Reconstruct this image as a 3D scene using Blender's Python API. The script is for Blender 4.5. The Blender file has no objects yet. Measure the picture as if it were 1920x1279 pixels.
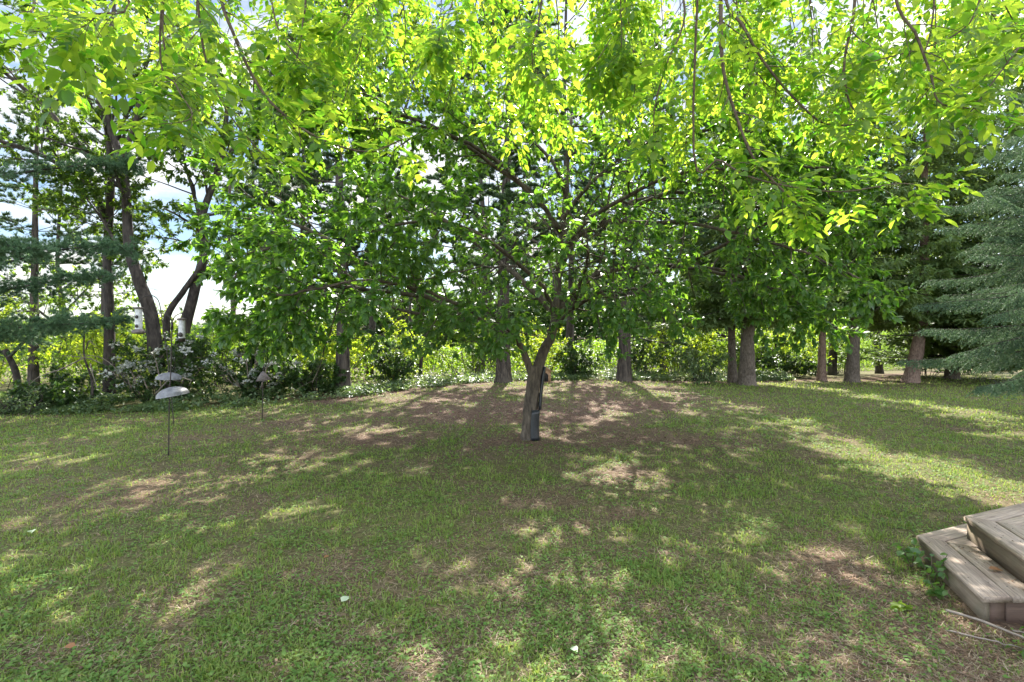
import bpy, bmesh, math
import numpy as np
from mathutils import Vector, Matrix

S = bpy.context.scene
COL = S.collection
PI = math.pi

# ------------------------------------------------------------------ camera, light, exposure
CAM_H = 1.7
cam_d = bpy.data.cameras.new('camera'); cam = bpy.data.objects.new('camera', cam_d); COL.objects.link(cam)
cam.location = (0, 0, CAM_H); cam.rotation_euler = (PI/2, 0, 0)
cam_d.sensor_width = 36.0; cam_d.lens = 36.0*1000/1920
cam_d.clip_start = 0.05; cam_d.clip_end = 2000
S.camera = cam

SUN_EL, SUN_AZ = math.radians(43), math.radians(5)      # azimuth measured from +Y towards +X
W = bpy.data.worlds.new('World'); S.world = W; W.use_nodes = True
wn, wl = W.node_tree.nodes, W.node_tree.links
wn.clear()
w_out = wn.new('ShaderNodeOutputWorld'); w_bg = wn.new('ShaderNodeBackground')
w_sky = wn.new('ShaderNodeTexSky'); w_sky.sky_type = 'NISHITA'; w_sky.sun_disc = False
w_sky.sun_elevation = SUN_EL; w_sky.sun_rotation = SUN_AZ
w_sky.air_density = 1.0; w_sky.dust_density = 0.25; w_sky.ozone_density = 2.2
w_co = wn.new('ShaderNodeTexCoord'); w_map = wn.new('ShaderNodeMapping'); w_map.inputs['Scale'].default_value = (2.2, 2.2, 5.5)
w_no = wn.new('ShaderNodeTexNoise'); w_no.inputs['Scale'].default_value = 1.6; w_no.inputs['Detail'].default_value = 7; w_no.inputs['Roughness'].default_value = 0.6
w_rp = wn.new('ShaderNodeValToRGB'); w_rp.color_ramp.elements[0].position = 0.44; w_rp.color_ramp.elements[1].position = 0.68
w_mx = wn.new('ShaderNodeMixRGB'); w_mx.inputs['Color2'].default_value = (10.6, 10.0, 9.0, 1)
wl.new(w_co.outputs['Generated'], w_map.inputs['Vector']); wl.new(w_map.outputs['Vector'], w_no.inputs['Vector'])
wl.new(w_no.outputs['Fac'], w_rp.inputs['Fac']); wl.new(w_rp.outputs['Color'], w_mx.inputs['Fac'])
wl.new(w_sky.outputs['Color'], w_mx.inputs['Color1'])
# sky dimmed towards the trees; overhead and behind brightened as added fill light
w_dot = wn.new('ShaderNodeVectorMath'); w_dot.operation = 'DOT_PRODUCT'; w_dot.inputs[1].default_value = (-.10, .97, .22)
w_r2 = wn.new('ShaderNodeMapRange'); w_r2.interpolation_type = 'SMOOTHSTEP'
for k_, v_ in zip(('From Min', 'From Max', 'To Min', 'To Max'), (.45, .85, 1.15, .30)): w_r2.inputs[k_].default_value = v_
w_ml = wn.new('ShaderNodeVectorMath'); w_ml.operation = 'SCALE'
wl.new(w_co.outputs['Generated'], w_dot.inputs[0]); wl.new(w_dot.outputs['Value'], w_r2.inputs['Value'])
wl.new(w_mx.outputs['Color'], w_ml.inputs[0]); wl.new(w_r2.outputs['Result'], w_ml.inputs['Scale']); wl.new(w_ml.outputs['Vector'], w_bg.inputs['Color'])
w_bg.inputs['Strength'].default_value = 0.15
wl.new(w_bg.outputs['Background'], w_out.inputs['Surface'])

sun_d = bpy.data.lights.new('sun', 'SUN'); sun = bpy.data.objects.new('sun', sun_d); COL.objects.link(sun)
sun_d.energy = 4.7; sun_d.angle = math.radians(0.53); sun_d.color = (1.0, 0.95, 0.86)
to_sun = Vector((math.sin(SUN_AZ)*math.cos(SUN_EL), math.cos(SUN_AZ)*math.cos(SUN_EL), math.sin(SUN_EL)))
sun.rotation_euler = to_sun.to_track_quat('Z', 'Y').to_euler()

vs = S.view_settings
vs.view_transform = 'Standard'; vs.look = 'None'; vs.exposure = 1.92; vs.gamma = 1.0; vs.use_curve_mapping = False
cy = S.cycles
cy.max_bounces = 7; cy.diffuse_bounces = 4; cy.glossy_bounces = 2; cy.transmission_bounces = 6; cy.transparent_max_bounces = 4
cy.caustics_reflective = False; cy.caustics_refractive = False; cy.sample_clamp_indirect = 6.0
cy.use_denoising = True

# ------------------------------------------------------------------ helpers
def at(px, py, d):
    """design helper: a sighting in the photo at depth d (metres) as a world point"""
    return np.array([(px-960)*d/1000.0, d, CAM_H-(py-640)*d/1000.0])

def tag(o, label=None, cat=None, group=None, kind=None):
    if label: o['label'] = label
    if cat: o['category'] = cat
    if group: o['group'] = group
    if kind: o['kind'] = kind
    return o

def thing(name, loc, label, cat, group=None):
    o = bpy.data.objects.new(name, None); COL.objects.link(o)
    o.location = tuple(float(v) for v in loc); o.empty_display_size = 0.2
    return tag(o, label, cat, group)

class MB:
    """collects vertices and faces; build() links them as ONE mesh object"""
    def __init__(s): s.v = []; s.n = 0; s.f = []          # f: (array (k, m))
    def add(s, v, f):
        v = np.asarray(v, dtype=np.float32).reshape(-1, 3)
        if isinstance(f, np.ndarray): fs = [f]
        else:
            by = {}
            for q in f: by.setdefault(len(q), []).append(q)
            fs = [np.array(q) for q in by.values()]
        for q in fs: s.f.append(q.astype(np.int32)+s.n)
        s.v.append(v); s.n += len(v)
    def build(s, name, mat, parent=None, smooth=False, attr=None):
        me = bpy.data.meshes.new(name)
        V = np.concatenate(s.v) if s.v else np.zeros((0, 3), np.float32)
        if parent is not None: V = V-np.array(parent.matrix_world.translation if False else world_loc(parent), dtype=np.float32)
        me.vertices.add(len(V)); me.vertices.foreach_set('co', V.astype(np.float32).ravel())
        loops = np.concatenate([q.ravel() for q in s.f]); tot = np.concatenate([np.full(len(q), q.shape[1], np.int32) for q in s.f])
        start = np.concatenate([[0], np.cumsum(tot)[:-1]]).astype(np.int32)
        me.loops.add(len(loops)); me.loops.foreach_set('vertex_index', loops.astype(np.int32))
        me.polygons.add(len(tot)); me.polygons.foreach_set('loop_start', start); me.polygons.foreach_set('loop_total', tot)
        if smooth: me.polygons.foreach_set('use_smooth', np.ones(len(tot), dtype=bool))
        me.update(calc_edges=True); me.validate()
        if attr is not None:
            for k, a in attr.items():
                at_ = me.attributes.new(k, 'FLOAT', 'POINT'); at_.data.foreach_set('value', a.astype(np.float32))
        me.materials.append(mat)
        o = bpy.data.objects.new(name, me); COL.objects.link(o)
        if parent is not None: o.parent = parent
        return o

def world_loc(o):
    p = Vector((0, 0, 0))
    while o is not None: p = p+o.location; o = o.parent
    return tuple(p)

def norm(v): return v/np.maximum(np.linalg.norm(v, axis=-1, keepdims=True), 1e-9)

def spline(pts, n):
    """Catmull-Rom resampling of a polyline"""
    P = np.asarray(pts, float)
    if len(P) < 3: return np.array([P[0]+(P[-1]-P[0])*t for t in np.linspace(0, 1, n)])
    Q = np.vstack([2*P[0]-P[1], P, 2*P[-1]-P[-2]])
    out = []
    m = len(P)-1
    for t in np.linspace(0, m-1e-6, n):
        i = int(t); u = t-i; a, b, c, d = Q[i:i+4]
        out.append(0.5*((2*b)+(-a+c)*u+(2*a-5*b+4*c-d)*u*u+(-a+3*b-3*c+d)*u**3))
    return np.array(out)

def tube(mb, pts, rad, k=6, cap=True, rough=0.0, rng=None):
    pts = np.asarray(pts, float); n = len(pts)
    rad = np.broadcast_to(np.asarray(rad, float), (n,))
    T = np.empty_like(pts); T[1:-1] = pts[2:]-pts[:-2]; T[0] = pts[1]-pts[0]; T[-1] = pts[-1]-pts[-2]; T = norm(T)
    ref = np.array([0, 0, 1.0]) if abs(T[0, 2]) < 0.9 else np.array([1.0, 0, 0])
    u = np.cross(ref, T[0]); u /= np.linalg.norm(u)
    U = np.empty_like(pts)
    for i in range(n):
        u = u-T[i]*np.dot(u, T[i]); u /= max(np.linalg.norm(u), 1e-9); U[i] = u
    Vv = np.cross(T, U)
    a = np.linspace(0, 2*PI, k, endpoint=False)
    R = rad[:, None]*np.ones((1, k))
    if rough and rng is not None: R = R*(1+rough*rng.normal(size=(n, k)))
    ring = pts[:, None, :]+R[:, :, None]*(np.cos(a)[None, :, None]*U[:, None, :]+np.sin(a)[None, :, None]*Vv[:, None, :])
    idx = np.arange(n*k).reshape(n, k)
    q = np.stack([idx[:-1], np.roll(idx[:-1], -1, 1), np.roll(idx[1:], -1, 1), idx[1:]], -1).reshape(-1, 4)
    mb.add(ring.reshape(-1, 3), q)
    if cap:
        base = mb.n-n*k
        mb.f.append(np.array([list(range(base+(n-1)*k, base+n*k))], dtype=np.int32))
        mb.f.append(np.array([list(range(base+k-1, base-1, -1))], dtype=np.int32))

# leaf templates: x across, y along, z along the normal
LEAF7 = (np.array([[0, 0, 0], [.40, .28, .10], [0, .30, .0], [-.40, .28, .10], [.36, .62, .07], [0, .64, -.03], [-.36, .62, .07], [0, 1, -.12]], float)*[1, 1, 1],
         np.array([[0, 1, 2, 2], [0, 2, 3, 3]]), np.array([[2, 1, 4, 5], [2, 5, 6, 3]]), np.array([[5, 4, 7, 7], [5, 7, 6, 6]]))
L7V = LEAF7[0]; L7Q = np.array([[2, 1, 4, 5], [2, 5, 6, 3]]); L7T = np.array([[0, 1, 2], [0, 2, 3], [5, 4, 7], [5, 7, 6]])
L4V = np.array([[0, 0, 0], [.5, .42, .12], [0, 1, -.05], [-.5, .42, .12]], float); L4T = np.array([[0, 1, 2], [0, 2, 3]])

def place(mb, TV, faces, pos, ydir, nrm, length, width):
    """put a copy of a leaf template at every pos"""
    N = len(pos)
    y = norm(ydir); x = norm(np.cross(y, nrm)); z = np.cross(x, y)
    length = np.broadcast_to(length, (N,)); width = np.broadcast_to(width, (N,))
    V = pos[:, None, :]+TV[None, :, 0, None]*width[:, None, None]*x[:, None, :]+TV[None, :, 1, None]*length[:, None, None]*y[:, None, :]\
        + TV[None, :, 2, None]*width[:, None, None]*z[:, None, :]
    m = len(TV); off = (np.arange(N)*m)[:, None, None]
    b = mb.n
    mb.v.append(V.reshape(-1, 3).astype(np.float32)); mb.n += N*m
    for F in faces: mb.f.append((F[None]+off).reshape(-1, F.shape[1]).astype(np.int32)+b)

def rand_dirs(rng, n): return norm(rng.normal(size=(n, 3)))

def leaves_on(mb, rng, pos, out, size, wr=0.5, droop=0.35, near=False, jit=0.6):
    n = len(pos)
    yd = norm(out+jit*rand_dirs(rng, n)+np.array([0, 0, -droop]))
    nr = norm(np.array([0, 0, 1.0])+0.55*rand_dirs(rng, n)+0.25*out)
    L = size*rng.uniform(.7, 1.2, n)
    if near: place(mb, L7V, [L7Q, L7T], pos, yd, nr, L, L*wr*1.25)
    else: place(mb, L4V, [L4T], pos, yd, nr, L, L*wr)

def wander(rng, p0, d0, L, n, wob, grav):
    p = np.array(p0, float); d = np.array(d0, float); d /= np.linalg.norm(d)
    out = [p.copy()]
    for i in range(n):
        d = d+wob*rng.normal(size=3)+np.array([0, 0, grav]); d /= np.linalg.norm(d)
        p = p+d*(L/n); out.append(p.copy())
    return np.array(out)

def poly_at(P, t):
    f = t*(len(P)-1); i = min(int(f), len(P)-2); u = f-i
    return P[i]*(1-u)+P[i+1]*u, norm(P[i+1]-P[i])

def sprout(rng, bark, twigs, P, r0, r1, levels, flat=0.0):
    """children along polyline P; levels: list of dict(n, t0, ang, L, wob, grav, r); the last level is collected in twigs"""
    lv = levels[0]
    n = lv['n']; ph = rng.uniform(0, 2*PI)
    for i in range(n):
        t = lv['t0']+(1-lv['t0'])*(i+rng.uniform(.1, .9))/n
        p, d = poly_at(P, t)
        ph += 2.4+rng.normal()*.3
        ref = np.array([0, 0, 1.0]) if abs(d[2]) < .9 else np.array([1.0, 0, 0])
        u = norm(np.cross(d, ref)); w = np.cross(u, d)
        a = lv['ang']*rng.uniform(.75, 1.2)
        side = math.cos(ph)*u+math.sin(ph)*w*(1-flat)
        side = side/max(np.linalg.norm(side), 1e-6)
        dd = d*math.cos(a)+side*math.sin(a)
        L = lv['L']*rng.uniform(.7, 1.2)*(1-.5*(t-lv['t0'])/(1-lv['t0']+1e-6))
        C = wander(rng, p, dd, L, lv.get('seg', 4), lv['wob'], lv['grav'])
        rr = (r0+(r1-r0)*t)*lv['r']
        rr = max(rr, lv.get('rmin', .003))
        tube(bark, C, np.linspace(rr, rr*.35, len(C)), lv.get('k', 4), cap=False)
        if len(levels) > 1: sprout(rng, bark, twigs, C, rr, rr*.35, levels[1:], flat)
        else: twigs.append(C)

def twig_points(rng, twigs, per, t0=0.1):
    pos, out = [], []
    for C in twigs:
        m = max(1, rng.poisson(per))
        ts = t0+(1-t0)*rng.uniform(0, 1, m)**.8
        f = ts*(len(C)-1); i = np.minimum(f.astype(int), len(C)-2); u = (f-i)[:, None]
        d = norm(C[i+1]-C[i]); p = C[i]*(1-u)+C[i+1]*u
        s = rand_dirs(rng, m); s = norm(s-d*np.sum(s*d, -1, keepdims=True))
        pos.append(p); out.append(norm(.6*d+.8*s))
    return np.concatenate(pos), np.concatenate(out)

# value noise (numpy)
_NR = np.random.default_rng(5); _NT = _NR.random((256, 256))
def vnoise(x, y):
    xi = np.floor(x).astype(int); yi = np.floor(y).astype(int); u = x-xi; v = y-yi
    u = u*u*(3-2*u); v = v*v*(3-2*v); g = lambda a, b: _NT[a % 256, b % 256]
    return (g(xi, yi)*(1-u)+g(xi+1, yi)*u)*(1-v)+(g(xi, yi+1)*(1-u)+g(xi+1, yi+1)*u)*v
def fbm(x, y, o=4): return sum(vnoise(x*2**k+17*k, y*2**k+9*k)*.5**k for k in range(o))/sum(.5**k for k in range(o))

def gz(x, y):
    """height of the ground"""
    x = np.asarray(x, float); y = np.asarray(y, float)
    z = .40*np.exp(-(((x-1.5)/8.0)**2+((y-16.5)/5.5)**2))
    z = z+.05*(fbm(x*.35+40, y*.35+40, 3)-.5)*np.clip((y-3)/3, 0, 1)
    z = z-1.2*np.clip((y-26)/25, 0, 1)**1.3-2.5*np.clip((y-60)/200, 0, 1)
    return z
def g1(x, y): return float(gz(x, y))

def edge_y(x):
    """where the mown lawn ends and the undergrowth begins"""
    x = np.asarray(x, float)
    return np.interp(x, [-30, -13, -9, -6, -3.5, -1, 2, 6, 9, 13, 17, 22, 40], [12.0, 12.4, 12.6, 13.4, 15.2, 17.2, 18.3, 19.6, 21.5, 23.5, 24.5, 30, 46])+.5*(fbm(x*.8, x*0+3, 3)-.5)

def bare(x, y):
    """0 = green lawn, 1 = needles, thatch and soil"""
    x = np.asarray(x, float); y = np.asarray(y, float)
    b = 1.05*np.exp(-(((x-.8)/4.6)**2+((y-12.2)/4.3)**2))
    b = b+.15*np.exp(-(((x+2.5)/3.5)**2+((y-8.2)/2.6)**2))
    b = np.maximum(b, np.exp(-((y-edge_y(x)+.3)/1.2)**2)*np.clip((x+7)/3, 0, 1))
    b = b+1.1*np.exp(-(((x-2.75)/.70)**2+((y-3.6)/.8)**2))+.6*np.exp(-(((x-3.0)/.9)**2+((y-2.6)/.6)**2))
    b = b+.15*np.exp(-(((x-.3)/3.5)**2+((y-4.8)/2.6)**2))
    n = fbm(x*.9+3, y*.9+8, 4)
    n2 = fbm(x*3.1+30, y*3.1+8, 3)
    return np.clip(b*(.35+1.2*n)+1.15*(n-.53)+1.1*(n2-.5)+.04, 0, 1)

# ------------------------------------------------------------------ materials
def mat(name):
    m = bpy.data.materials.new(name); m.use_nodes = True; nt = m.node_tree; nt.nodes.clear()
    out = nt.nodes.new('ShaderNodeOutputMaterial')
    return m, nt.nodes, nt.links, out

def leaf_mat(name, ca, cb, ta, tb, mixf=.5, rough=.42, spec=.35, obj_var=True):
    m, N, L, out = mat(name)
    geo = N.new('ShaderNodeNewGeometry')
    mx = N.new('ShaderNodeMixRGB'); mx.inputs['Color1'].default_value = (*ca, 1); mx.inputs['Color2'].default_value = (*cb, 1)
    mt = N.new('ShaderNodeMixRGB'); mt.inputs['Color1'].default_value = (*ta, 1); mt.inputs['Color2'].default_value = (*tb, 1)
    L.new(geo.outputs['Random Per Island'], mx.inputs['Fac']); L.new(geo.outputs['Random Per Island'], mt.inputs['Fac'])
    p = N.new('ShaderNodeBsdfPrincipled'); p.inputs['Roughness'].default_value = rough; p.inputs['Specular IOR Level'].default_value = spec
    t = N.new('ShaderNodeBsdfTranslucent'); ms = N.new('ShaderNodeMixShader'); ms.inputs['Fac'].default_value = mixf
    L.new(mx.outputs['Color'], p.inputs['Base Color']); L.new(mt.outputs['Color'], t.inputs['Color'])
    L.new(p.outputs['BSDF'], ms.inputs[1]); L.new(t.outputs['BSDF'], ms.inputs[2]); L.new(ms.outputs['Shader'], out.inputs['Surface'])
    return m

def bark_mat(name, c1, c2, scale=(14, 14, 2.5), bump=.6, rough=.9, moss=None):
    m, N, L, out = mat(name)
    co = N.new('ShaderNodeTexCoord'); mp = N.new('ShaderNodeMapping'); mp.inputs['Scale'].default_value = scale
    n1 = N.new('ShaderNodeTexNoise'); n1.inputs['Scale'].default_value = 1.0; n1.inputs['Detail'].default_value = 8; n1.inputs['Roughness'].default_value = .68
    n2 = N.new('ShaderNodeTexNoise'); n2.inputs['Scale'].default_value = 1.3; n2.inputs['Detail'].default_value = 3
    r = N.new('ShaderNodeValToRGB'); r.color_ramp.elements[0].position = .36; r.color_ramp.elements[1].position = .66
    r.color_ramp.elements[0].color = (*c1, 1); r.color_ramp.elements[1].color = (*c2, 1)
    L.new(co.outputs['Object'], mp.inputs['Vector']); L.new(mp.outputs['Vector'], n1.inputs['Vector']); L.new(co.outputs['Object'], n2.inputs['Vector'])
    L.new(n1.outputs['Fac'], r.inputs['Fac'])
    p = N.new('ShaderNodeBsdfPrincipled'); p.inputs['Roughness'].default_value = rough; p.inputs['Specular IOR Level'].default_value = .2
    mm = N.new('ShaderNodeMixRGB'); mm.blend_type = 'MIX'
    L.new(r.outputs['Color'], mm.inputs['Color1']); mm.inputs['Color2'].default_value = (*(moss or tuple(x*1.25 for x in c2)), 1)
    r2 = N.new('ShaderNodeValToRGB'); r2.color_ramp.elements[0].position = .5; r2.color_ramp.elements[1].position = .75; r2.color_ramp.elements[1].color = (.6, .6, .6, 1)
    L.new(n2.outputs['Fac'], r2.inputs['Fac']); L.new(r2.outputs['Color'], mm.inputs['Fac'])
    L.new(mm.outputs['Color'], p.inputs['Base Color'])
    b = N.new('ShaderNodeBump'); b.inputs['Strength'].default_value = bump; b.inputs['Distance'].default_value = .03
    L.new(n1.outputs['Fac'], b.inputs['Height']); L.new(b.outputs['Normal'], p.inputs['Normal'])
    L.new(p.outputs['BSDF'], out.inputs['Surface'])
    return m

def plain_mat(name, c1, c2, scale=8, rough=.6, metal=0.0, bump=.15, spec=.4):
    m, N, L, out = mat(name)
    co = N.new('ShaderNodeTexCoord'); n1 = N.new('ShaderNodeTexNoise'); n1.inputs['Scale'].default_value = scale; n1.inputs['Detail'].default_value = 6
    r = N.new('ShaderNodeValToRGB'); r.color_ramp.elements[0].position = .35; r.color_ramp.elements[1].position = .65
    r.color_ramp.elements[0].color = (*c1, 1); r.color_ramp.elements[1].color = (*c2, 1)
    L.new(co.outputs['Object'], n1.inputs['Vector']); L.new(n1.outputs['Fac'], r.inputs['Fac'])
    p = N.new('ShaderNodeBsdfPrincipled'); p.inputs['Roughness'].default_value = rough; p.inputs['Metallic'].default_value = metal; p.inputs['Specular IOR Level'].default_value = spec
    L.new(r.outputs['Color'], p.inputs['Base Color'])
    b = N.new('ShaderNodeBump'); b.inputs['Strength'].default_value = bump; b.inputs['Distance'].default_value = .01
    L.new(n1.outputs['Fac'], b.inputs['Height']); L.new(b.outputs['Normal'], p.inputs['Normal'])
    L.new(p.outputs['BSDF'], out.inputs['Surface'])
    return m

def wood_mat(name, ang, c1, c2, c3):
    """weathered deck board; grain runs along angle ang (radians from +X)"""
    m, N, L, out = mat(name)
    co = N.new('ShaderNodeTexCoord')
    rt = N.new('ShaderNodeVectorRotate'); rt.rotation_type = 'Z_AXIS'; rt.inputs['Angle'].default_value = -ang
    mp = N.new('ShaderNodeMapping'); mp.inputs['Scale'].default_value = (4, 75, 75)
    n1 = N.new('ShaderNodeTexNoise'); n1.inputs['Scale'].default_value = 1; n1.inputs['Detail'].default_value = 7; n1.inputs['Roughness'].default_value = .7; n1.inputs['Distortion'].default_value = .12
    L.new(co.outputs['Object'], rt.inputs['Vector']); L.new(rt.outputs['Vector'], mp.inputs['Vector']); L.new(mp.outputs['Vector'], n1.inputs['Vector'])
    r = N.new('ShaderNodeValToRGB'); r.color_ramp.elements[0].position = .30; r.color_ramp.elements[1].position = .70
    r.color_ramp.elements[0].color = (*c1, 1); r.color_ramp.elements[1].color = (*c2, 1)
    L.new(n1.outputs['Fac'], r.inputs['Fac'])
    n2 = N.new('ShaderNodeTexNoise'); n2.inputs['Scale'].default_value = 5; n2.inputs['Detail'].default_value = 5
    L.new(co.outputs['Object'], n2.inputs['Vector'])
    r2 = N.new('ShaderNodeValToRGB'); r2.color_ramp.elements[0].position = .45; r2.color_ramp.elements[1].position = .7
    L.new(n2.outputs['Fac'], r2.inputs['Fac'])
    mm = N.new('ShaderNodeMixRGB'); mm.inputs['Color2'].default_value = (*c3, 1); L.new(r.outputs['Color'], mm.inputs['Color1']); 
    ml = N.new('ShaderNodeMath'); ml.operation = 'MULTIPLY'; ml.inputs[1].default_value = .55; L.new(r2.outputs['Color'], ml.inputs[0]); L.new(ml.outputs[0], mm.inputs['Fac'])
    vo = N.new('ShaderNodeTexVoronoi'); vo.inputs['Scale'].default_value = 4.5; L.new(co.outputs['Object'], vo.inputs['Vector'])
    rk = N.new('ShaderNodeValToRGB'); rk.color_ramp.elements[0].position = .045; rk.color_ramp.elements[1].position = .09; L.new(vo.outputs['Distance'], rk.inputs['Fac'])
    mk = N.new('ShaderNodeMixRGB'); mk.inputs['Color1'].default_value = (.05, .033, .024, 1); L.new(mm.outputs['Color'], mk.inputs['Color2']); L.new(rk.outputs['Color'], mk.inputs['Fac'])
    p = N.new('ShaderNodeBsdfPrincipled'); p.inputs['Roughness'].default_value = .75; p.inputs['Specular IOR Level'].default_value = .3
    L.new(mk.outputs['Color'], p.inputs['Base Color'])
    b = N.new('ShaderNodeBump'); b.inputs['Strength'].default_value = .35; b.inputs['Distance'].default_value = .006
    L.new(n1.outputs['Fac'], b.inputs['Height']); L.new(b.outputs['Normal'], p.inputs['Normal'])
    L.new(p.outputs['BSDF'], out.inputs['Surface'])
    return m

M = {}
M['ash'] = leaf_mat('ash_leaf', (.045, .110, .018), (.085, .150, .028), (.14, .40, .016), (.62, .78, .055), .58, .38, .4)
M['cherry'] = leaf_mat('broad_leaf', (.045, .105, .028), (.085, .145, .042), (.14, .35, .022), (.32, .53, .042), .48, .38, .4)
M['wild'] = leaf_mat('wild_leaf', (.035, .080, .018), (.065, .115, .025), (.12, .25, .015), (.26, .38, .03), .45, .45, .35)
M['shrub'] = leaf_mat('shrub_leaf', (.075, .130, .022), (.12, .17, .034), (.38, .57, .024), (.66, .74, .050), .60, .5, .25)
M['shrub_md'] = leaf_mat('mid_shrub_leaf', (.045, .095, .020), (.085, .135, .032), (.20, .38, .02), (.38, .52, .035), .5, .45, .3)
M['shrub_dk'] = leaf_mat('dark_shrub_leaf', (.026, .058, .018), (.050, .090, .028), (.08, .17, .015), (.16, .28, .03), .38, .42, .4)
M['cover'] = leaf_mat('ground_cover_leaf', (.07, .12, .05), (.13, .18, .09), (.18, .30, .05), (.30, .40, .10), .4, .4, .45)
M['pine'] = leaf_mat('pine_needle', (.040, .080, .034), (.080, .125, .060), (.08, .17, .04), (.15, .24, .07), .32, .5, .3)
M['wpine'] = leaf_mat('soft_pine_needle', (.058, .125, .066), (.115, .19, .095), (.11, .22, .09), (.20, .32, .14), .35, .5, .3)
M['spruce'] = leaf_mat('spruce_needle', (.080, .135, .045), (.145, .195, .075), (.16, .28, .04), (.28, .38, .08), .40, .5, .3)
M['bspruce'] = leaf_mat('blue_spruce_needle', (.075, .145, .075), (.14, .21, .115), (.09, .17, .07), (.16, .25, .10), .28, .5, .3)
M['grass'] = leaf_mat('grass_blade', (.078, .160, .026), (.20, .255, .068), (.26, .38, .04), (.46, .50, .12), .40, .55, .2)
M['clover'] = leaf_mat('clover_leaf', (.080, .170, .034), (.17, .25, .070), (.18, .32, .04), (.28, .38, .07), .35, .6, .15)
M['straw'] = leaf_mat('dry_straw', (.10, .065, .040), (.46, .37, .25), (.20, .14, .08), (.40, .32, .2), .2, .7, .2)
M['needle'] = leaf_mat('fallen_needle', (.14, .075, .045), (.32, .20, .13), (.14, .07, .04), (.3, .2, .12), .15, .7, .2)
M['crumb'] = leaf_mat('leaf_crumb', (.07, .042, .026), (.33, .22, .14), (.1, .05, .02), (.3, .2, .1), .2, .7, .2)
M['petal'] = leaf_mat('petal', (.32, .35, .31), (.50, .50, .46), (.5, .52, .45), (.6, .6, .52), .3, .6, .2)
M['pale_leaf'] = leaf_mat('pale_leaf', (.38, .46, .30), (.48, .55, .38), (.3, .4, .2), (.4, .5, .3), .3, .6, .2)
M['brown_leaf'] = leaf_mat('brown_leaf', (.20, .095, .045), (.30, .15, .07), (.25, .12, .04), (.35, .18, .06), .3, .6, .2)
M['bark_cherry'] = bark_mat('grey_brown_bark', (.036, .028, .022), (.135, .106, .082), (16, 16, 4), .7)
M['bark_pine'] = bark_mat('pine_bark', (.022, .018, .016), (.105, .085, .070), (16, 16, 2.2), 1.0)
M['bark_grey'] = bark_mat('spruce_bark', (.055, .043, .035), (.165, .132, .105), (22, 22, 9), .7)
M['bark_red'] = bark_mat('red_brown_bark', (.085, .055, .042), (.255, .175, .135), (22, 22, 9), .7)
M['bark_dark'] = bark_mat('dark_bark', (.022, .018, .016), (.085, .070, .060), (12, 12, 4), .6)
M['twig'] = bark_mat('twig_bark', (.050, .037, .025), (.13, .098, .066), (30, 30, 30), .2)
M['dead'] = bark_mat('dead_wood', (.13, .105, .085), (.27, .225, .185), (25, 25, 25), .3)
M['black_metal'] = plain_mat('black_metal', (.016, .014, .013), (.045, .032, .026), 30, .5, .3, .1)
M['grey_metal'] = plain_mat('grey_painted_metal', (.10, .10, .105), (.19, .19, .20), 14, .55, .25, .1)
M['black_plastic'] = plain_mat('black_plastic', (.010, .011, .014), (.020, .021, .026), 40, .35, 0, .1)
M['feeder'] = plain_mat('cloudy_tube', (.36, .36, .36), (.55, .55, .55), 22, .35, 0, .1)
M['hood'] = plain_mat('rusty_hood', (.065, .052, .045), (.13, .105, .095), 20, .65, .1, .1)
M['cedar'] = plain_mat('raw_wood', (.26, .15, .085), (.42, .27, .165), 18, .7, 0, .2)
M['painted_shade'] = plain_mat('painted_inside_shade', (.008, .007, .006), (.014, .012, .010), 10, .9, 0, 0)  # near-black colour stands in for the shade inside the little house

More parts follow.
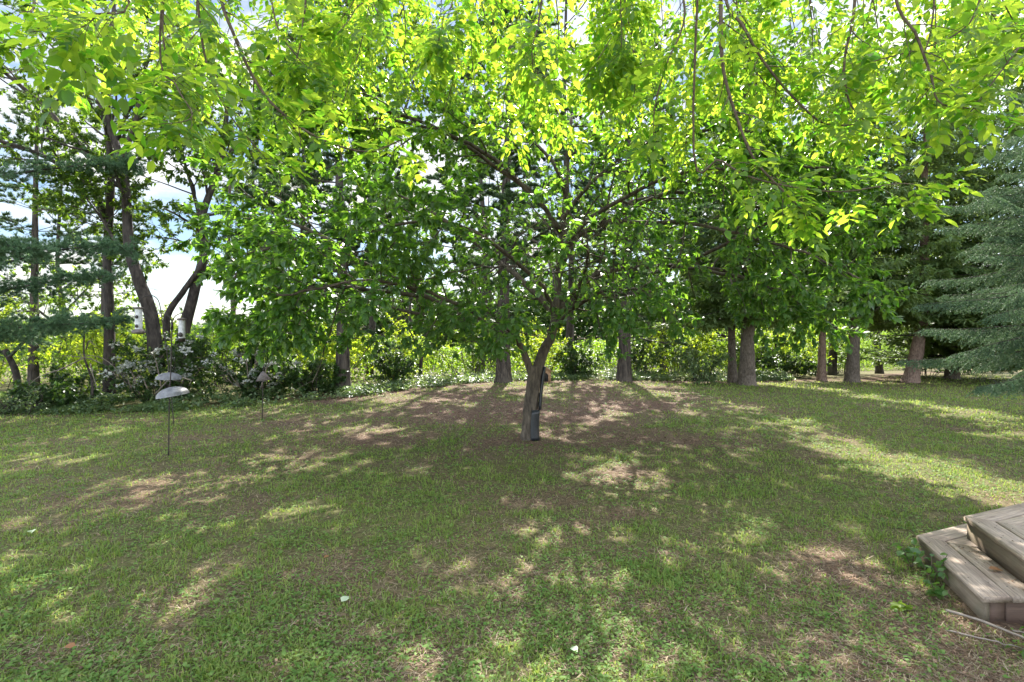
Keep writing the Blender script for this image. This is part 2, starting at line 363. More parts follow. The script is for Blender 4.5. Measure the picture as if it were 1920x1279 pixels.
# ------------------------------------------------------------------ ground
def build_ground():
    xs = np.concatenate([[-600, -300, -150, -90, -60, -45, -35], np.arange(-28, 30.01, .22), [36, 45, 60, 90, 150, 300, 600]])
    ys = np.concatenate([[-200, -80, -30, -12, -6], np.arange(-3, 34.01, .22), [36, 40, 46, 54, 66, 85, 120, 180, 300, 500, 900]])
    X, Y = np.meshgrid(xs, ys, indexing='ij'); Z = gz(X, Y)
    near = (np.abs(X) < 15) & (Y > 1) & (Y < 26)
    Z = Z+np.where(near, .018*(fbm(X*3, Y*3, 3)-.5), 0)
    n, m = X.shape; idx = np.arange(n*m).reshape(n, m)
    q = np.stack([idx[:-1, :-1], idx[1:, :-1], idx[1:, 1:], idx[:-1, 1:]], -1).reshape(-1, 4)
    b = MB(); b.add(np.stack([X, Y, Z], -1).reshape(-1, 3), q)
    mt, N, L, out = mat('lawn_soil')
    co = N.new('ShaderNodeTexCoord'); a = N.new('ShaderNodeAttribute'); a.attribute_name = 'bare'
    n1 = N.new('ShaderNodeTexNoise'); n1.inputs['Scale'].default_value = 26; n1.inputs['Detail'].default_value = 8; n1.inputs['Roughness'].default_value = .75
    n2 = N.new('ShaderNodeTexNoise'); n2.inputs['Scale'].default_value = 90; n2.inputs['Detail'].default_value = 4; n2.inputs['Roughness'].default_value = .8
    L.new(co.outputs['Object'], n1.inputs['Vector']); L.new(co.outputs['Object'], n2.inputs['Vector'])
    rg = N.new('ShaderNodeValToRGB'); rg.color_ramp.elements[0].position = .36; rg.color_ramp.elements[1].position = .66
    rg.color_ramp.elements[0].color = (.028, .024, .013, 1); rg.color_ramp.elements[1].color = (.17, .165, .065, 1)
    rb = N.new('ShaderNodeValToRGB'); rb.color_ramp.elements[0].position = .34; rb.color_ramp.elements[1].position = .68
    rb.color_ramp.elements[0].color = (.034, .022, .016, 1); rb.color_ramp.elements[1].color = (.25, .165, .12, 1)
    e = rb.color_ramp.elements.new(.5); e.color = (.11, .070, .050, 1)
    ad = N.new('ShaderNodeMath'); ad.operation = 'ADD'; ad.inputs[1].default_value = -.12
    sc = N.new('ShaderNodeMath'); sc.operation = 'MULTIPLY_ADD'; sc.inputs[1].default_value = .5; 
    L.new(n2.outputs['Fac'], sc.inputs[0]); L.new(n1.outputs['Fac'], sc.inputs[2])
    sh = N.new('ShaderNodeMath'); sh.operation = 'MULTIPLY'; sh.inputs[1].default_value = .68; L.new(sc.outputs[0], sh.inputs[0])
    L.new(sh.outputs[0], rg.inputs['Fac']); L.new(sh.outputs[0], rb.inputs['Fac'])
    mx = N.new('ShaderNodeMixRGB'); L.new(a.outputs['Fac'], mx.inputs['Fac']); L.new(rg.outputs['Color'], mx.inputs['Color1']); L.new(rb.outputs['Color'], mx.inputs['Color2'])
    p = N.new('ShaderNodeBsdfPrincipled'); p.inputs['Roughness'].default_value = .95; p.inputs['Specular IOR Level'].default_value = .1
    L.new(mx.outputs['Color'], p.inputs['Base Color'])
    bp = N.new('ShaderNodeBump'); bp.inputs['Strength'].default_value = .5; bp.inputs['Distance'].default_value = .02
    L.new(sh.outputs[0], bp.inputs['Height']); L.new(bp.outputs['Normal'], p.inputs['Normal']); L.new(p.outputs['BSDF'], out.inputs['Surface'])
    bv = bare(X, Y); bv = np.where((Y < 1) | (Y > 34) | (np.abs(X) > 28), .25, bv)
    o = b.build('ground', mt, smooth=True, attr={'bare': bv.reshape(-1)})
    tag(o, kind='structure')
build_ground()

def lawn_points(rng, n, d0, d1, pw, half=1.08):
    """points over the lawn, closer together near the house (fewer, larger tufts further off)"""
    u = rng.random(n); a = 1-pw
    d = (d0**a+u*(d1**a-d0**a))**(1/a)
    x = rng.uniform(-1, 1, n)*(d*half+1.0)
    return x, d

def in_steps(x, y):
    return (x*.94-y*.342 > 2.83*.94-3.22*.342-.02) & (y > 3.12) & (x*.40-y*.915 > 3.19*.40-4.21*.915-.02)

def build_lawn():
    rng = np.random.default_rng(11)
    # green blades
    x, y = lawn_points(rng, 300000, 2.2, 26, 1.25)
    bv = bare(x, y); gd = fbm(x*7, y*7, 3)
    keep = (rng.random(len(x)) > np.clip(bv*1.15-.12, 0, .93)) & (y < edge_y(x)+.4) & ~in_steps(x, y) & (rng.random(len(x)) < np.clip((gd-.36)*4.5, .12, 1))
    x, y = x[keep], y[keep]; n = len(x)
    sc = np.clip(y/7, .75, 2.6)
    h = rng.uniform(.018, .055, n)*(.6+.9*fbm(x*2.5+9, y*2.5, 3))*(.8+.4*sc)*(1-.45*bare(x, y)); w = rng.uniform(.0022, .0052, n)*sc*1.35
    az = rng.uniform(0, 2*PI, n); lean = rng.uniform(.2, 1.5, n)
    base = np.stack([x, y, gz(x, y)-.003], -1)
    side = np.stack([np.cos(az), np.sin(az), 0*az], -1); fw = np.stack([-np.sin(az), np.cos(az), 0*az], -1)
    up = np.array([0, 0, 1.0])
    mid = base+(up*.55+fw*(.25*lean)[:, None])*h[:, None]; tip = base+(up*(1-.25*lean)[:, None]+fw*(.9*lean)[:, None])*h[:, None]
    V = np.stack([base-side*w[:, None], base+side*w[:, None], mid+side*w[:, None]*.8, mid-side*w[:, None]*.8, tip], 1)
    b = MB(); o_ = (np.arange(n)*5)[:, None]
    b.v.append(V.reshape(-1, 3).astype(np.float32)); b.n = n*5
    b.f.append((np.array([[0, 1, 2, 3]])+o_).astype(np.int32)); b.f.append((np.array([[3, 2, 4]])+o_).astype(np.int32))
    tag(b.build('grass', M['grass']), 'short patchy green lawn grass across the yard', 'grass', kind='stuff')
    # clover and broad-leaved weeds
    x, y = lawn_points(rng, 170000, 2.2, 17, 1.4)
    cd = fbm(x*2.2+60, y*2.2, 4)
    keep = (rng.random(len(x)) < np.clip((cd-.40)*5, .16, 1)) & (rng.random(len(x)) > bare(x, y)*.75) & (y < edge_y(x)) & ~in_steps(x, y)
    x, y = x[keep], y[keep]; n = len(x)
    pos = np.stack([x, y, gz(x, y)+rng.uniform(.006, .032, n)], -1)
    az = rng.uniform(0, 2*PI, n)
    yd = np.stack([np.cos(az), np.sin(az), rng.uniform(-.2, .5, n)], -1); nr = norm(np.array([0, 0, 1.0])+.5*rand_dirs(rng, n))
    L_ = rng.uniform(.014, .036, n)*np.clip(y/6, .85, 1.9)
    b = MB(); place(b, L4V, [L4T], pos, yd, nr, L_, L_*rng.uniform(.55, .95, n))
    tag(b.build('clover', M['clover']), 'low clover and broad leaved weeds among the lawn grass', 'weeds', kind='stuff')
    # dry thatch lying flat
    x, y = lawn_points(rng, 200000, 2.2, 20, 1.4)
    bv = bare(x, y)
    keep = (rng.random(len(x)) < .15+.7*bv) & (y < edge_y(x)+.3) & ~in_steps(x, y)
    x, y = x[keep], y[keep]; n = len(x)
    az = rng.uniform(0, 2*PI, n); L_ = rng.uniform(.02, .075, n)*np.clip(y/7, .9, 1.7); w = rng.uniform(.0012, .0026, n)*np.clip(y/5, .9, 3)
    d = np.stack([np.cos(az), np.sin(az), rng.uniform(-.10, .35, n)], -1)*L_[:, None]; s = np.stack([-np.sin(az), np.cos(az), 0*az], -1)*w[:, None]
    base = np.stack([x, y, gz(x, y)+rng.uniform(.003, .018, n)], -1)
    V = np.stack([base-s, base+s, base+d+s*.5, base+d-s*.5], 1)
    b = MB(); b.v.append(V.reshape(-1, 3).astype(np.float32)); b.n = n*4; b.f.append((np.array([[0, 1, 2, 3]])+(np.arange(n)*4)[:, None]).astype(np.int32))
    tag(b.build('dry_grass', M['straw']), 'straw coloured dead grass lying flat on the lawn', 'dry grass', kind='stuff')
    # fallen pine needles
    x, y = lawn_points(rng, 160000, 2.2, 24, 1.2)
    bv = bare(x, y)
    keep = (rng.random(len(x)) < np.clip(bv*1.5-.5, 0, 1)) & (y < edge_y(x)+.8) & ~in_steps(x, y)
    x, y = x[keep], y[keep]; n = len(x)
    az = rng.uniform(0, 2*PI, n); L_ = rng.uniform(.04, .10, n)*np.clip(y/8, .9, 1.7); w = rng.uniform(.0010, .0020, n)*np.clip(y/4, .9, 4)
    d = np.stack([np.cos(az), np.sin(az), rng.uniform(-.05, .2, n)], -1)*L_[:, None]; s = np.stack([-np.sin(az), np.cos(az), 0*az], -1)*w[:, None]
    base = np.stack([x, y, gz(x, y)+rng.uniform(.004, .016, n)], -1)
    V = np.stack([base-s, base+s, base+d+s*.5, base+d-s*.5], 1)
    b = MB(); b.v.append(V.reshape(-1, 3).astype(np.float32)); b.n = n*4; b.f.append((np.array([[0, 1, 2, 3]])+(np.arange(n)*4)[:, None]).astype(np.int32))
    tag(b.build('pine_needle_litter', M['needle']), 'rust brown fallen needles under the trees and by the steps', 'needle litter', kind='stuff')
    # twigs and leaf crumbs
    b = MB()
    x, y = lawn_points(rng, 1500, 2.3, 16, 1.5); k = ~in_steps(x, y); x, y = x[k], y[k]
    for xx, yy in zip(x, y):
        a = rng.uniform(0, 2*PI); L_ = rng.uniform(.05, .20); p = np.array([xx, yy, g1(xx, yy)+.02]); d = np.array([math.cos(a), math.sin(a), rng.uniform(-.05, .15)])*L_
        tube(b, [p, p+d*.5+rng.normal(size=3)*.008, p+d], [.0022, .0018, .001], 3, cap=False)
    tag(b.build('fallen_twigs', M['twig']), 'thin brown twigs scattered over the lawn', 'twigs', kind='stuff')
    x, y = lawn_points(rng, 26000, 2.3, 20, 1.3); k = ~in_steps(x, y) & (rng.random(len(x)) < .25+.75*bare(x, y)) & (y < edge_y(x)+.5); x, y = x[k], y[k]; n = len(x)
    b = MB(); L_ = rng.uniform(.014, .034, n)*np.clip(y/7, .8, 1.5)
    place(b, L4V*[1, 1, 2.2], [L4T], np.stack([x, y, gz(x, y)+rng.uniform(.008, .028, n)], -1), rand_dirs(rng, n)*[1, 1, .25], norm(np.array([0, 0, 1.0])+.5*rand_dirs(rng, n)), L_, L_*.7)
    n = 90; u = rng.random(n); v_ = rng.random(n); up = rng.random(n) < .4; tt = np.array([.342, .94]); n2_ = np.array([.94, -.342])
    q = np.where(up[:, None], np.array([3.515, 4.15])-tt*(.1+1.2*v_[:, None])+n2_*(.05+.6*u[:, None]), np.array([3.19, 4.21])-tt*(.15+.8*v_[:, None])+n2_*(.20+.12*u[:, None]))
    L_ = rng.uniform(.008, .022, n); place(b, L4V*[1, 1, 2], [L4T], np.c_[q, np.where(up, .345, .175)], rand_dirs(rng, n)*[1, 1, .1], norm(np.array([0, 0, 1.0])+.3*rand_dirs(rng, n)), L_, L_*.6)
    tag(b.build('leaf_litter', M['crumb']), 'crumbs of dead brown leaves scattered over the lawn', 'leaf litter', kind='stuff')
    # pale ground cover along the lawn's far edge
    n = 60000
    x = rng.uniform(-14, 12, n); y = edge_y(x)+rng.gamma(2.0, .55, n)-.55
    dens = fbm(x*1.4+5, y*1.4, 3)
    keep = (rng.random(n) < np.clip((dens-.36)*4, .04, 1))
    x, y = x[keep], y[keep]; n = len(x)
    hh = .10+.38*fbm(x*1.1, y*1.1+50, 3)*np.clip((y-edge_y(x)+.6)/1.2, .15, 1.2)
    pos = np.stack([x, y, gz(x, y)+hh*rng.random(n)**.6], -1)
    b = MB(); leaves_on(b, rng, pos, rand_dirs(rng, n)*[1, 1, .3], .085, .7, .1)
    tag(b.build('ground_cover', M['cover']), 'pale leafy ground cover along the far edge of the lawn', 'ground cover', kind='stuff')
build_lawn()

# ------------------------------------------------------------------ wooden steps
def prism(mb, poly, z0, z1, ch=.006):
    """horizontal board: polygon extruded, with a small chamfer round its top edge"""
    P = np.array(poly, float); n = len(P)
    a = 0.5*sum(P[i][0]*P[(i+1) % n][1]-P[(i+1) % n][0]*P[i][1] for i in range(n))
    if a < 0: P = P[::-1].copy()
    c = P.mean(0)
    ins = []
    for i in range(n):
        e0 = norm(P[i]-P[i-1]); e1 = norm(P[(i+1) % n]-P[i])
        n0 = np.array([-e0[1], e0[0]]); n1 = np.array([-e1[1], e1[0]])
        bb = n0+n1; ins.append(P[i]+bb*ch/max(np.dot(bb, n0), .2))
    ins = np.array(ins)
    V = np.concatenate([np.c_[P, np.full(n, z0)], np.c_[P, np.full(n, z1-ch)], np.c_[ins, np.full(n, z1)]])
    F = [list(range(n-1, -1, -1)), list(range(2*n, 3*n))]
    for k in (0, n):
        for i in range(n): F.append([k+i, k+(i+1) % n, k+n+(i+1) % n, k+n+i])
    mb.add(V, F)

def lathe_disc(mb, x, y, z, r_, k=8):
    a = np.linspace(0, 2*PI, k, endpoint=False); V = np.concatenate([np.c_[x+r_*np.cos(a), y+r_*np.sin(a), np.full(k, z-.002)], np.c_[x+r_*np.cos(a), y+r_*np.sin(a), np.full(k, z)]])
    mb.add(V, [list(range(k, 2*k))]+[[i, (i+1) % k, k+(i+1) % k, k+i] for i in range(k)])

def build_steps():
    root = thing('wooden_steps', (3.4, 3.8, 0), 'weathered grey brown wooden deck steps at the edge of the lawn', 'steps')
    wt = wood_mat('deck_board_side', math.atan2(.94, .342), (.12, .088, .066), (.43, .345, .27), (.20, .145, .105))
    wb = wood_mat('deck_board_back', math.atan2(.40, .915), (.12, .088, .066), (.43, .345, .27), (.20, .145, .105))
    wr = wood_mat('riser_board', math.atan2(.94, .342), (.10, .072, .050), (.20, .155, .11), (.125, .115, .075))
    we = wood_mat('end_board', 0, (.09, .055, .040), (.17, .11, .08), (.12, .08, .06))
    t = np.array([.342, .94]); nn = np.array([.94, -.342]); v = np.array([.915, .40]); m = np.array([.40, -.915]); bis = np.array([.728, -.686])
    def off_l(A, o, yf): # point on the line at offset o, at depth yf
        q = A+nn*o; s = (q[1]-yf)/t[1]; return q-t*s
    def mit(A, o): return A+bis*(o/np.dot(bis, nn))
    for A, z, yf, lb, far in ((np.array([3.19, 4.21]), .17, 3.19, 2, 2.4), (np.array([3.515, 4.15]), .34, 2.62, 6, 2.4)):
        w, g = .161, .008
        for k in range(lb):
            b = MB(); o0, o1 = k*(w+g), k*(w+g)+w
            prism(b, [mit(A, o0), off_l(A, o0, yf), off_l(A, o1, yf), mit(A, o1)], z-.036, z)
            b.build('tread_board', wt, root)
        for k in range(lb):
            b = MB(); o0, o1 = k*(w+g), k*(w+g)+w
            gp = v*.004
            prism(b, [mit(A, o0)+gp, mit(A, o1)+gp, A+v*far+m*o1, A+v*far+m*o0], z-.036, z-.0015)
            b.build('tread_board', wb, root)
        for k in range(min(lb, 4)):
            o = k*(w+g)+w*.5
            for f in (.08, .40, .72):
                for e in (-.045, .045):
                    q = mit(A, o+e)-t*(.06+f*1.0); sc_ = MB(); lathe_disc(sc_, q[0], q[1], z+.0012, .0042); sc_.build('screw', M['black_metal'], root)
        # risers under the overhang
        zb = z-.17-.02 if z > .2 else -.06
        r0 = .018
        b = MB(); A_ = mit(A, r0); 
        prism(b, [A_, off_l(A, r0, yf+.03), off_l(A, r0+.032, yf+.03), mit(A, r0+.032)], zb, z-.038, .003); b.build('riser_board', wr, root)
        b = MB(); prism(b, [A_+v*.003, mit(A, r0+.032)+v*.003, A+v*far+m*(r0+.032), A+v*far+m*r0], zb, z-.038, .003); b.build('riser_board', wr, root)
        if z < .2:
            q0 = off_l(A, r0+.034, yf+.03); q1 = q0+np.array([.10, 0])
            b = MB(); prism(b, [q0+[.0, .004], q1+[-.006, .004], q1+[-.006, .04], q0+[.012, .04]], zb, z-.039, .003); b.build('post', we, root)
            b = MB(); prism(b, [q1+[.004, -.004], q1+[1.0, -.004], q1+[1.0, .034], q1+[.004, .034]], zb, z-.040, .003); b.build('end_board', we, root)
build_steps()

# ------------------------------------------------------------------ trees
def flared_trunk(mb, pts, r_base, r_top, k=14, flare=.35, seed=0, n=26, bump=.04):
    rng = np.random.default_rng(seed)
    P = spline(pts, n); P0 = P; s = np.linspace(0, 1, n)
    lo = spline(pts, n*6)[:13:2]; P = np.vstack([lo, P[2:]]); s = np.concatenate([np.linspace(0, 1, n*6)[:13:2], s[2:]])
    hgt = P[:, 2]-P[0, 2]
    r = r_base+(r_top-r_base)*s; r = r*(1+1.5*flare*np.exp(-np.maximum(hgt, 0)/.30))
    tube(mb, P, r, k, rough=bump, rng=rng)
    return P0, r

def tree_mid():
    """the low spreading tree in the middle of the lawn"""
    rng = np.random.default_rng(21)
    x0, y0 = .27, 8.9; z0 = g1(x0, y0)-.05
    root = thing('broadleaf_tree', (x0, y0, z0), 'low spreading tree with forked trunk standing alone in mid lawn', 'tree')
    tk = MB()
    P, r = flared_trunk(tk, [(x0, y0, z0), (.30, y0, .45), (.34, y0, .85), (.40, y0-.01, 1.28)], .108, .118, 16, .22, 3)
    tk.build('trunk', M['bark_cherry'], root, smooth=True)
    limbs = [
        ([(.37, 8.88, 1.05), (.52, 8.88, 1.52), (.66, 8.86, 1.90), (.74, 8.84, 2.4), (.78, 8.8, 3.1), (.82, 8.8, 3.8), (.88, 8.8, 4.6), (.95, 8.9, 5.5)], .095, .026),
        ([(.36, 8.9, 1.05), (.22, 8.86, 1.45), (.08, 8.80, 1.68), (-.28, 8.6, 1.88), (-.58, 8.45, 2.0), (-1.4, 8.1, 2.38), (-2.1, 7.6, 2.75), (-2.7, 7.0, 2.95), (-3.2, 6.6, 2.75)], .062, .016),
        ([(.70, 8.86, 2.15), (.45, 8.95, 2.45), (.05, 9.1, 2.85), (-.4, 9.4, 3.2), (-1.2, 9.8, 3.9), (-2.2, 10.1, 4.5), (-3.3, 10.2, 4.6)], .060, .016),
        ([(.72, 8.85, 2.2), (1.05, 8.95, 2.55), (1.45, 9.0, 2.85), (2.1, 9.1, 2.98), (3.0, 9.2, 3.05), (3.8, 9.2, 2.9), (4.4, 9.0, 2.5)], .062, .016),
        ([(.78, 8.8, 3.0), (1.10, 8.7, 3.4), (1.6, 8.6, 3.62), (2.4, 8.2, 4.0), (3.3, 7.7, 4.2), (4.2, 7.2, 4.0)], .050, .014),
        ([(.76, 8.82, 2.7), (1.0, 9.2, 3.3), (1.5, 9.7, 3.9), (2.3, 10.4, 4.5), (3.3, 11.0, 4.8)], .050, .014),
        ([(.82, 8.8, 3.7), (1.2, 8.6, 4.2), (1.8, 8.3, 4.7), (2.6, 8.0, 5.0)], .040, .012),
        ([(.80, 8.8, 3.5), (.3, 8.5, 4.1), (-.5, 8.0, 4.6), (-1.6, 7.5, 4.8), (-2.7, 7.2, 4.6)], .045, .012),
        ([(.70, 8.84, 2.2), (.4, 8.2, 2.6), (-.2, 7.3, 2.95), (-.9, 6.5, 3.1), (-1.5, 5.9, 2.9)], .042, .012),
        ([(.60, 8.84, 1.85), (.95, 8.2, 2.2), (1.4, 7.5, 2.45), (1.9, 6.9, 2.4)], .036, .012),
        ([(.78, 8.78, 3.2), (1.4, 8.0, 3.7), (2.3, 7.0, 3.9), (3.1, 6.3, 3.6)], .042, .012),
        ([(.74, 8.86, 2.5), (.7, 9.5, 3.0), (.5, 10.4, 3.6), (.2, 11.5, 4.0)], .042, .012),
        ([(-.55, 8.46, 2.0), (-1.2, 8.6, 2.1), (-2.2, 8.9, 2.3), (-3.0, 9.0, 2.4), (-3.9, 8.9, 2.2)], .035, .010),
        ([(.12, 8.8, 1.64), (.0, 8.4, 1.75), (-.3, 7.8, 1.95), (-.5, 7.2, 2.0)], .026, .008),
        ([(2.6, 9.15, 3.0), (3.4, 8.6, 2.8), (4.0, 8.1, 2.5), (4.5, 7.9, 2.1)], .030, .010),
        ([(-1.4, 8.1, 2.38), (-2.2, 7.4, 2.45), (-2.7, 6.8, 2.35), (-3.0, 6.5, 2.05)], .034, .010),
        ([(-2.1, 7.6, 2.75), (-2.8, 7.6, 3.2), (-3.5, 7.7, 3.4), (-3.9, 7.7, 3.1)], .034, .010),
        ([(.3, 8.5, 4.1), (-1.2, 8.0, 4.9), (-2.4, 7.7, 5.1), (-3.2, 7.6, 4.8)], .036, .010),
        ([(-.28, 8.6, 1.88), (-.9, 7.6, 2.3), (-1.8, 6.6, 2.5), (-2.6, 5.9, 2.2)], .034, .010),
        ([(1.6, 8.6, 3.62), (2.6, 7.6, 3.35), (3.6, 6.9, 2.9), (4.4, 6.5, 2.4)], .034, .010),
        ([(3.0, 9.2, 3.05), (4.2, 8.4, 3.6), (4.5, 8.0, 3.6), (4.9, 7.8, 3.2)], .034, .010),
        ([(1.8, 8.3, 4.7), (3.2, 8.2, 5.0), (4.0, 8.1, 4.8), (4.6, 8.0, 4.4)], .034, .010),
        ([(.95, 8.2, 2.2), (.95, 7.2, 2.8), (.8, 6.3, 3.0)], .030, .010),
        ([(2.4, 8.2, 4.0), (3.6, 8.6, 4.0), (4.3, 8.8, 3.8), (4.9, 9.0, 3.3)], .030, .010),
        ([(.86, 8.8, 4.3), (.5, 8.9, 4.9), (-.2, 9.2, 5.4), (-.9, 9.4, 5.6)], .034, .010),
    ]
    allt = []
    for pts, r0, r1 in limbs:
        b = MB(); P = spline(pts, 22); P[4:] += np.cumsum(rng.normal(size=P[4:].shape)*.012, 0)
        tube(b, P, np.linspace(r0, r1, len(P)), 8, rough=.03, rng=rng)
        tw = []
        t0 = .30
        sprout(rng, b, tw, P, r0, r1, [
            dict(n=13, t0=t0, ang=.95, L=1.35, wob=.16, grav=-.015, r=.5, k=5, seg=6),
            dict(n=8, t0=.12, ang=.85, L=.52, wob=.16, grav=-.03, r=.5, k=3, seg=4, rmin=.0035)], flat=.45)
        b.build('branch', M['bark_cherry'], root, smooth=True)
        allt += tw
    pos, out = twig_points(rng, allt, 34)
    core = np.exp(-(((pos[:, 0]-.75)/2.1)**2+((pos[:, 2]-3.3)/1.45)**2))*(pos[:, 1] > 6.2)
    k = (pos[:, 2] > 1.42+.25*rng.random(len(pos))) & (rng.random(len(pos)) > .97*core) & (rng.random(len(pos)) < .85)
    pos, out = pos[k], out[k]
    c = MB(); leaves_on(c, rng, pos, out, .098, .52, .55, near=True)
    c.build('crown', M['cherry'], root)
    # black guard on the trunk's right side
    gd = thing('trunk_guard', (.34, 8.72, .1), 'black plastic guard strips fixed up the side of the forked trunk', 'tree guard')
    def shell(pts, rads, a0, a1, th, name):
        P = spline(pts, 10); k = 12; an = np.linspace(a0, a1, k); b = MB(); rr = np.linspace(rads[0], rads[1], 10)
        ri = np.stack([np.stack([P[i, 0]+(rr[i])*np.cos(an), P[i, 1]+(rr[i])*np.sin(an), np.full(k, P[i, 2])], -1) for i in range(10)])
        ro = np.stack([np.stack([P[i, 0]+(rr[i]+th)*np.cos(an), P[i, 1]+(rr[i]+th)*np.sin(an), np.full(k, P[i, 2])], -1) for i in range(10)])
        V = np.concatenate([ri.reshape(-1, 3), ro.reshape(-1, 3)]); F = []
        I = np.arange(10*k).reshape(10, k); O = I+10*k
        for i in range(9):
            for j in range(k-1):
                F.append([I[i, j], I[i+1, j], I[i+1, j+1], I[i, j+1]]); F.append([O[i, j], O[i, j+1], O[i+1, j+1], O[i+1, j]])
            F.append([I[i, 0], O[i, 0], O[i+1, 0], I[i+1, 0]]); F.append([I[i, -1], I[i+1, -1], O[i+1, -1], O[i, -1]])
        for j in range(k-1):
            F.append([I[0, j], I[0, j+1], O[0, j+1], O[0, j]]); F.append([I[-1, j], O[-1, j], O[-1, j+1], I[-1, j+1]])
        b.add(V, F); b.build(name, M['black_plastic'], gd)
    shell([(x0+.045, y0, g1(x0, y0)+.0), (.31, y0, .28), (.335, y0, .56)], (.138, .120), -1.62, -.40, .020, 'lower_guard')
    shell([(.335, y0, .56), (.37, y0, .9), (.43, y0, 1.27)], (.120, .100), -.62, .3, .040, 'upper_guard')
tree_mid()

def hang_tree():
    """the tree overhead; trunk behind the camera, branches droop into view"""
    rng = np.random.default_rng(33)
    bx, by = 3.6, -2.6
    root = thing('overhanging_tree', (bx, by, 0), 'leafy tree overhead with drooping yellow green branches across the top of the view', 'tree')
    tk = MB(); flared_trunk(tk, [(bx, by, -.05), (bx-.1, by+.1, 1.5), (bx-.2, by+.3, 3.2), (bx-.3, by+.5, 4.6)], .24, .17, 14, .3, 5)
    tk.build('trunk', M['bark_cherry'], root, smooth=True)
    hub = np.array([bx-.3, by+.5, 4.4])
    ends = [(-6.5, 3.6, 6.4), (-4.0, 5.4, 7.2), (-1.0, 6.4, 7.6), (2.0, 6.8, 7.8), (4.8, 6.2, 7.4), (7.2, 4.4, 6.6)]
    limbs = []
    for e in ends:
        e = np.array(e); m1 = hub+(e-hub)*.33+[0, 0, .75]; m2 = hub+(e-hub)*.68+[0, 0, .65]
        P = spline([hub-[0, 0, .3], m1, m2, e], 24); limbs.append(P)
        b = MB(); tube(b, P, np.linspace(.10, .02, 24), 7, rough=.03, rng=rng); b.build('limb', M['bark_cherry'], root, smooth=True)
    LP = np.concatenate(limbs)
    # visible drooping branches: (photo sightings, depth start, depth end, radius)
    B = [([(40, -60), (60, 30), (110, 100), (205, 160)], 3.0, 2.8, .008), ([(-60, -40), (-20, 60), (20, 90)], 2.9, 2.7, .007),
         ([(310, -60), (305, 60), (320, 130), (345, 185)], 3.3, 3.1, .008), ([(372, -80), (372, 20), (390, 130), (430, 215), (500, 300)], 3.4, 3.2, .010),
         ([(405, -60), (440, 70), (490, 170), (545, 225), (610, 265), (690, 285), (755, 262)], 3.6, 3.3, .012),
         ([(500, -60), (520, 50), (560, 110), (580, 130)], 3.8, 3.6, .008), ([(565, -60), (567, 50), (556, 110), (540, 130)], 3.9, 3.7, .008),
         ([(690, -60), (665, 20), (635, 62)], 4.0, 3.8, .007), ([(845, -60), (832, 30), (823, 78)], 3.2, 3.1, .006),
         ([(1025, -80), (1010, 40), (998, 90), (1000, 135)], 3.4, 3.3, .009), ([(1175, -60), (1150, 60), (1095, 150)], 4.2, 4.0, .008),
         ([(1160, -60), (1165, 70), (1166, 110)], 4.0, 4.0, .006), ([(1275, -60), (1282, 40), (1250, 120), (1228, 200), (1225, 275)], 3.7, 3.6, .009),
         ([(1348, -80), (1352, 60), (1358, 140), (1385, 230), (1415, 300), (1470, 360), (1510, 400)], 3.4, 3.1, .013),
         ([(1362, -60), (1400, 60), (1450, 140), (1520, 215), (1560, 235), (1625, 232)], 3.8, 3.6, .012),
         ([(1612, -80), (1600, 30), (1583, 120), (1592, 190), (1625, 232)], 3.5, 3.4, .012), ([(1675, -60), (1720, 70), (1745, 140), (1765, 195), (1850, 205)], 3.3, 3.2, .010),
         ([(1755, -60), (1745, 60), (1725, 130), (1740, 190)], 3.6, 3.5, .008), ([(1520, -60), (1523, 50), (1525, 120)], 4.0, 4.0, .007),
         ([(1440, -60), (1330, 60), (1290, 150), (1287, 270)], 4.4, 4.2, .008), ([(1860, -60), (1800, 60), (1640, 115), (1600, 125)], 3.6, 3.6, .008),
         ([(1300, 270), (1350, 300), (1400, 330), (1480, 350), (1580, 360), (1680, 345), (1740, 350)], 3.3, 3.0, .007),
         ([(1980, -40), (1930, 60), (1880, 130), (1820, 210)], 3.2, 3.0, .009), ([(230, -60), (180, 30), (140, 60)], 2.6, 2.6, .006),
         ([(300, 60), (330, 160), (360, 220), (290, 235)], 3.0, 2.7, .006)]
    br = []
    for pts, d0, d1, r in B:
        ds = np.linspace(d0, d1, len(pts))*1.12; br.append((np.array([at(px, py, d) for (px, py), d in zip(pts, ds)]), r))
    # more of the same hanging further off
    for k in range(100):
        d = rng.uniform(4.6, 8.2)
        px = rng.uniform(-120, 2040)
        if px < 480 and rng.random() < .6: px += 480
        low = np.interp(px, [-120, 200, 300, 500, 900, 1150, 1350, 1700, 1800, 2040], [40, 60, 130, 250, 280, 270, 340, 250, 150, 120])
        ty = low*(.25+.75*rng.random()**.7)
        top = at(px+rng.uniform(-120, 120), -60-rng.uniform(0, 160), d); tip = at(px+rng.uniform(-90, 90), ty, d-.25)
        mid = top*.45+tip*.55+[rng.uniform(-.15, .15), .1, -.12]
        br.append((np.array([top, mid, tip]), .008))
    allt = []
    for k, (P, r) in enumerate(br):
        j = np.argmin(np.sum((LP-(P[0]+[0, -.4, 1.2]))**2, -1)); q = LP[j]
        mid = q*.5+P[0]*.5+[0, 0, .25]
        Q = spline(np.vstack([q[None], mid[None], P]), 12+4*len(P))
        b = MB(); tube(b, Q, np.linspace(r*1.45, r*.40, len(Q)), 5)
        n = len(Q); i0 = int(n*.25)
        V = Q[i0:]
        length = np.sum(np.linalg.norm(np.diff(V, axis=0), axis=1))
        tw = []
        sprout(rng, b, tw, V, r*1.1, r*.4, [dict(n=int(3+length*6.5), t0=.05, ang=.9, L=.34, wob=.14, grav=-.05, r=.5, k=4, seg=4, rmin=.0022)], flat=.2)
        tw.append(V[-6:])
        b.build('branch', M['twig'], root, smooth=True)
        allt += tw
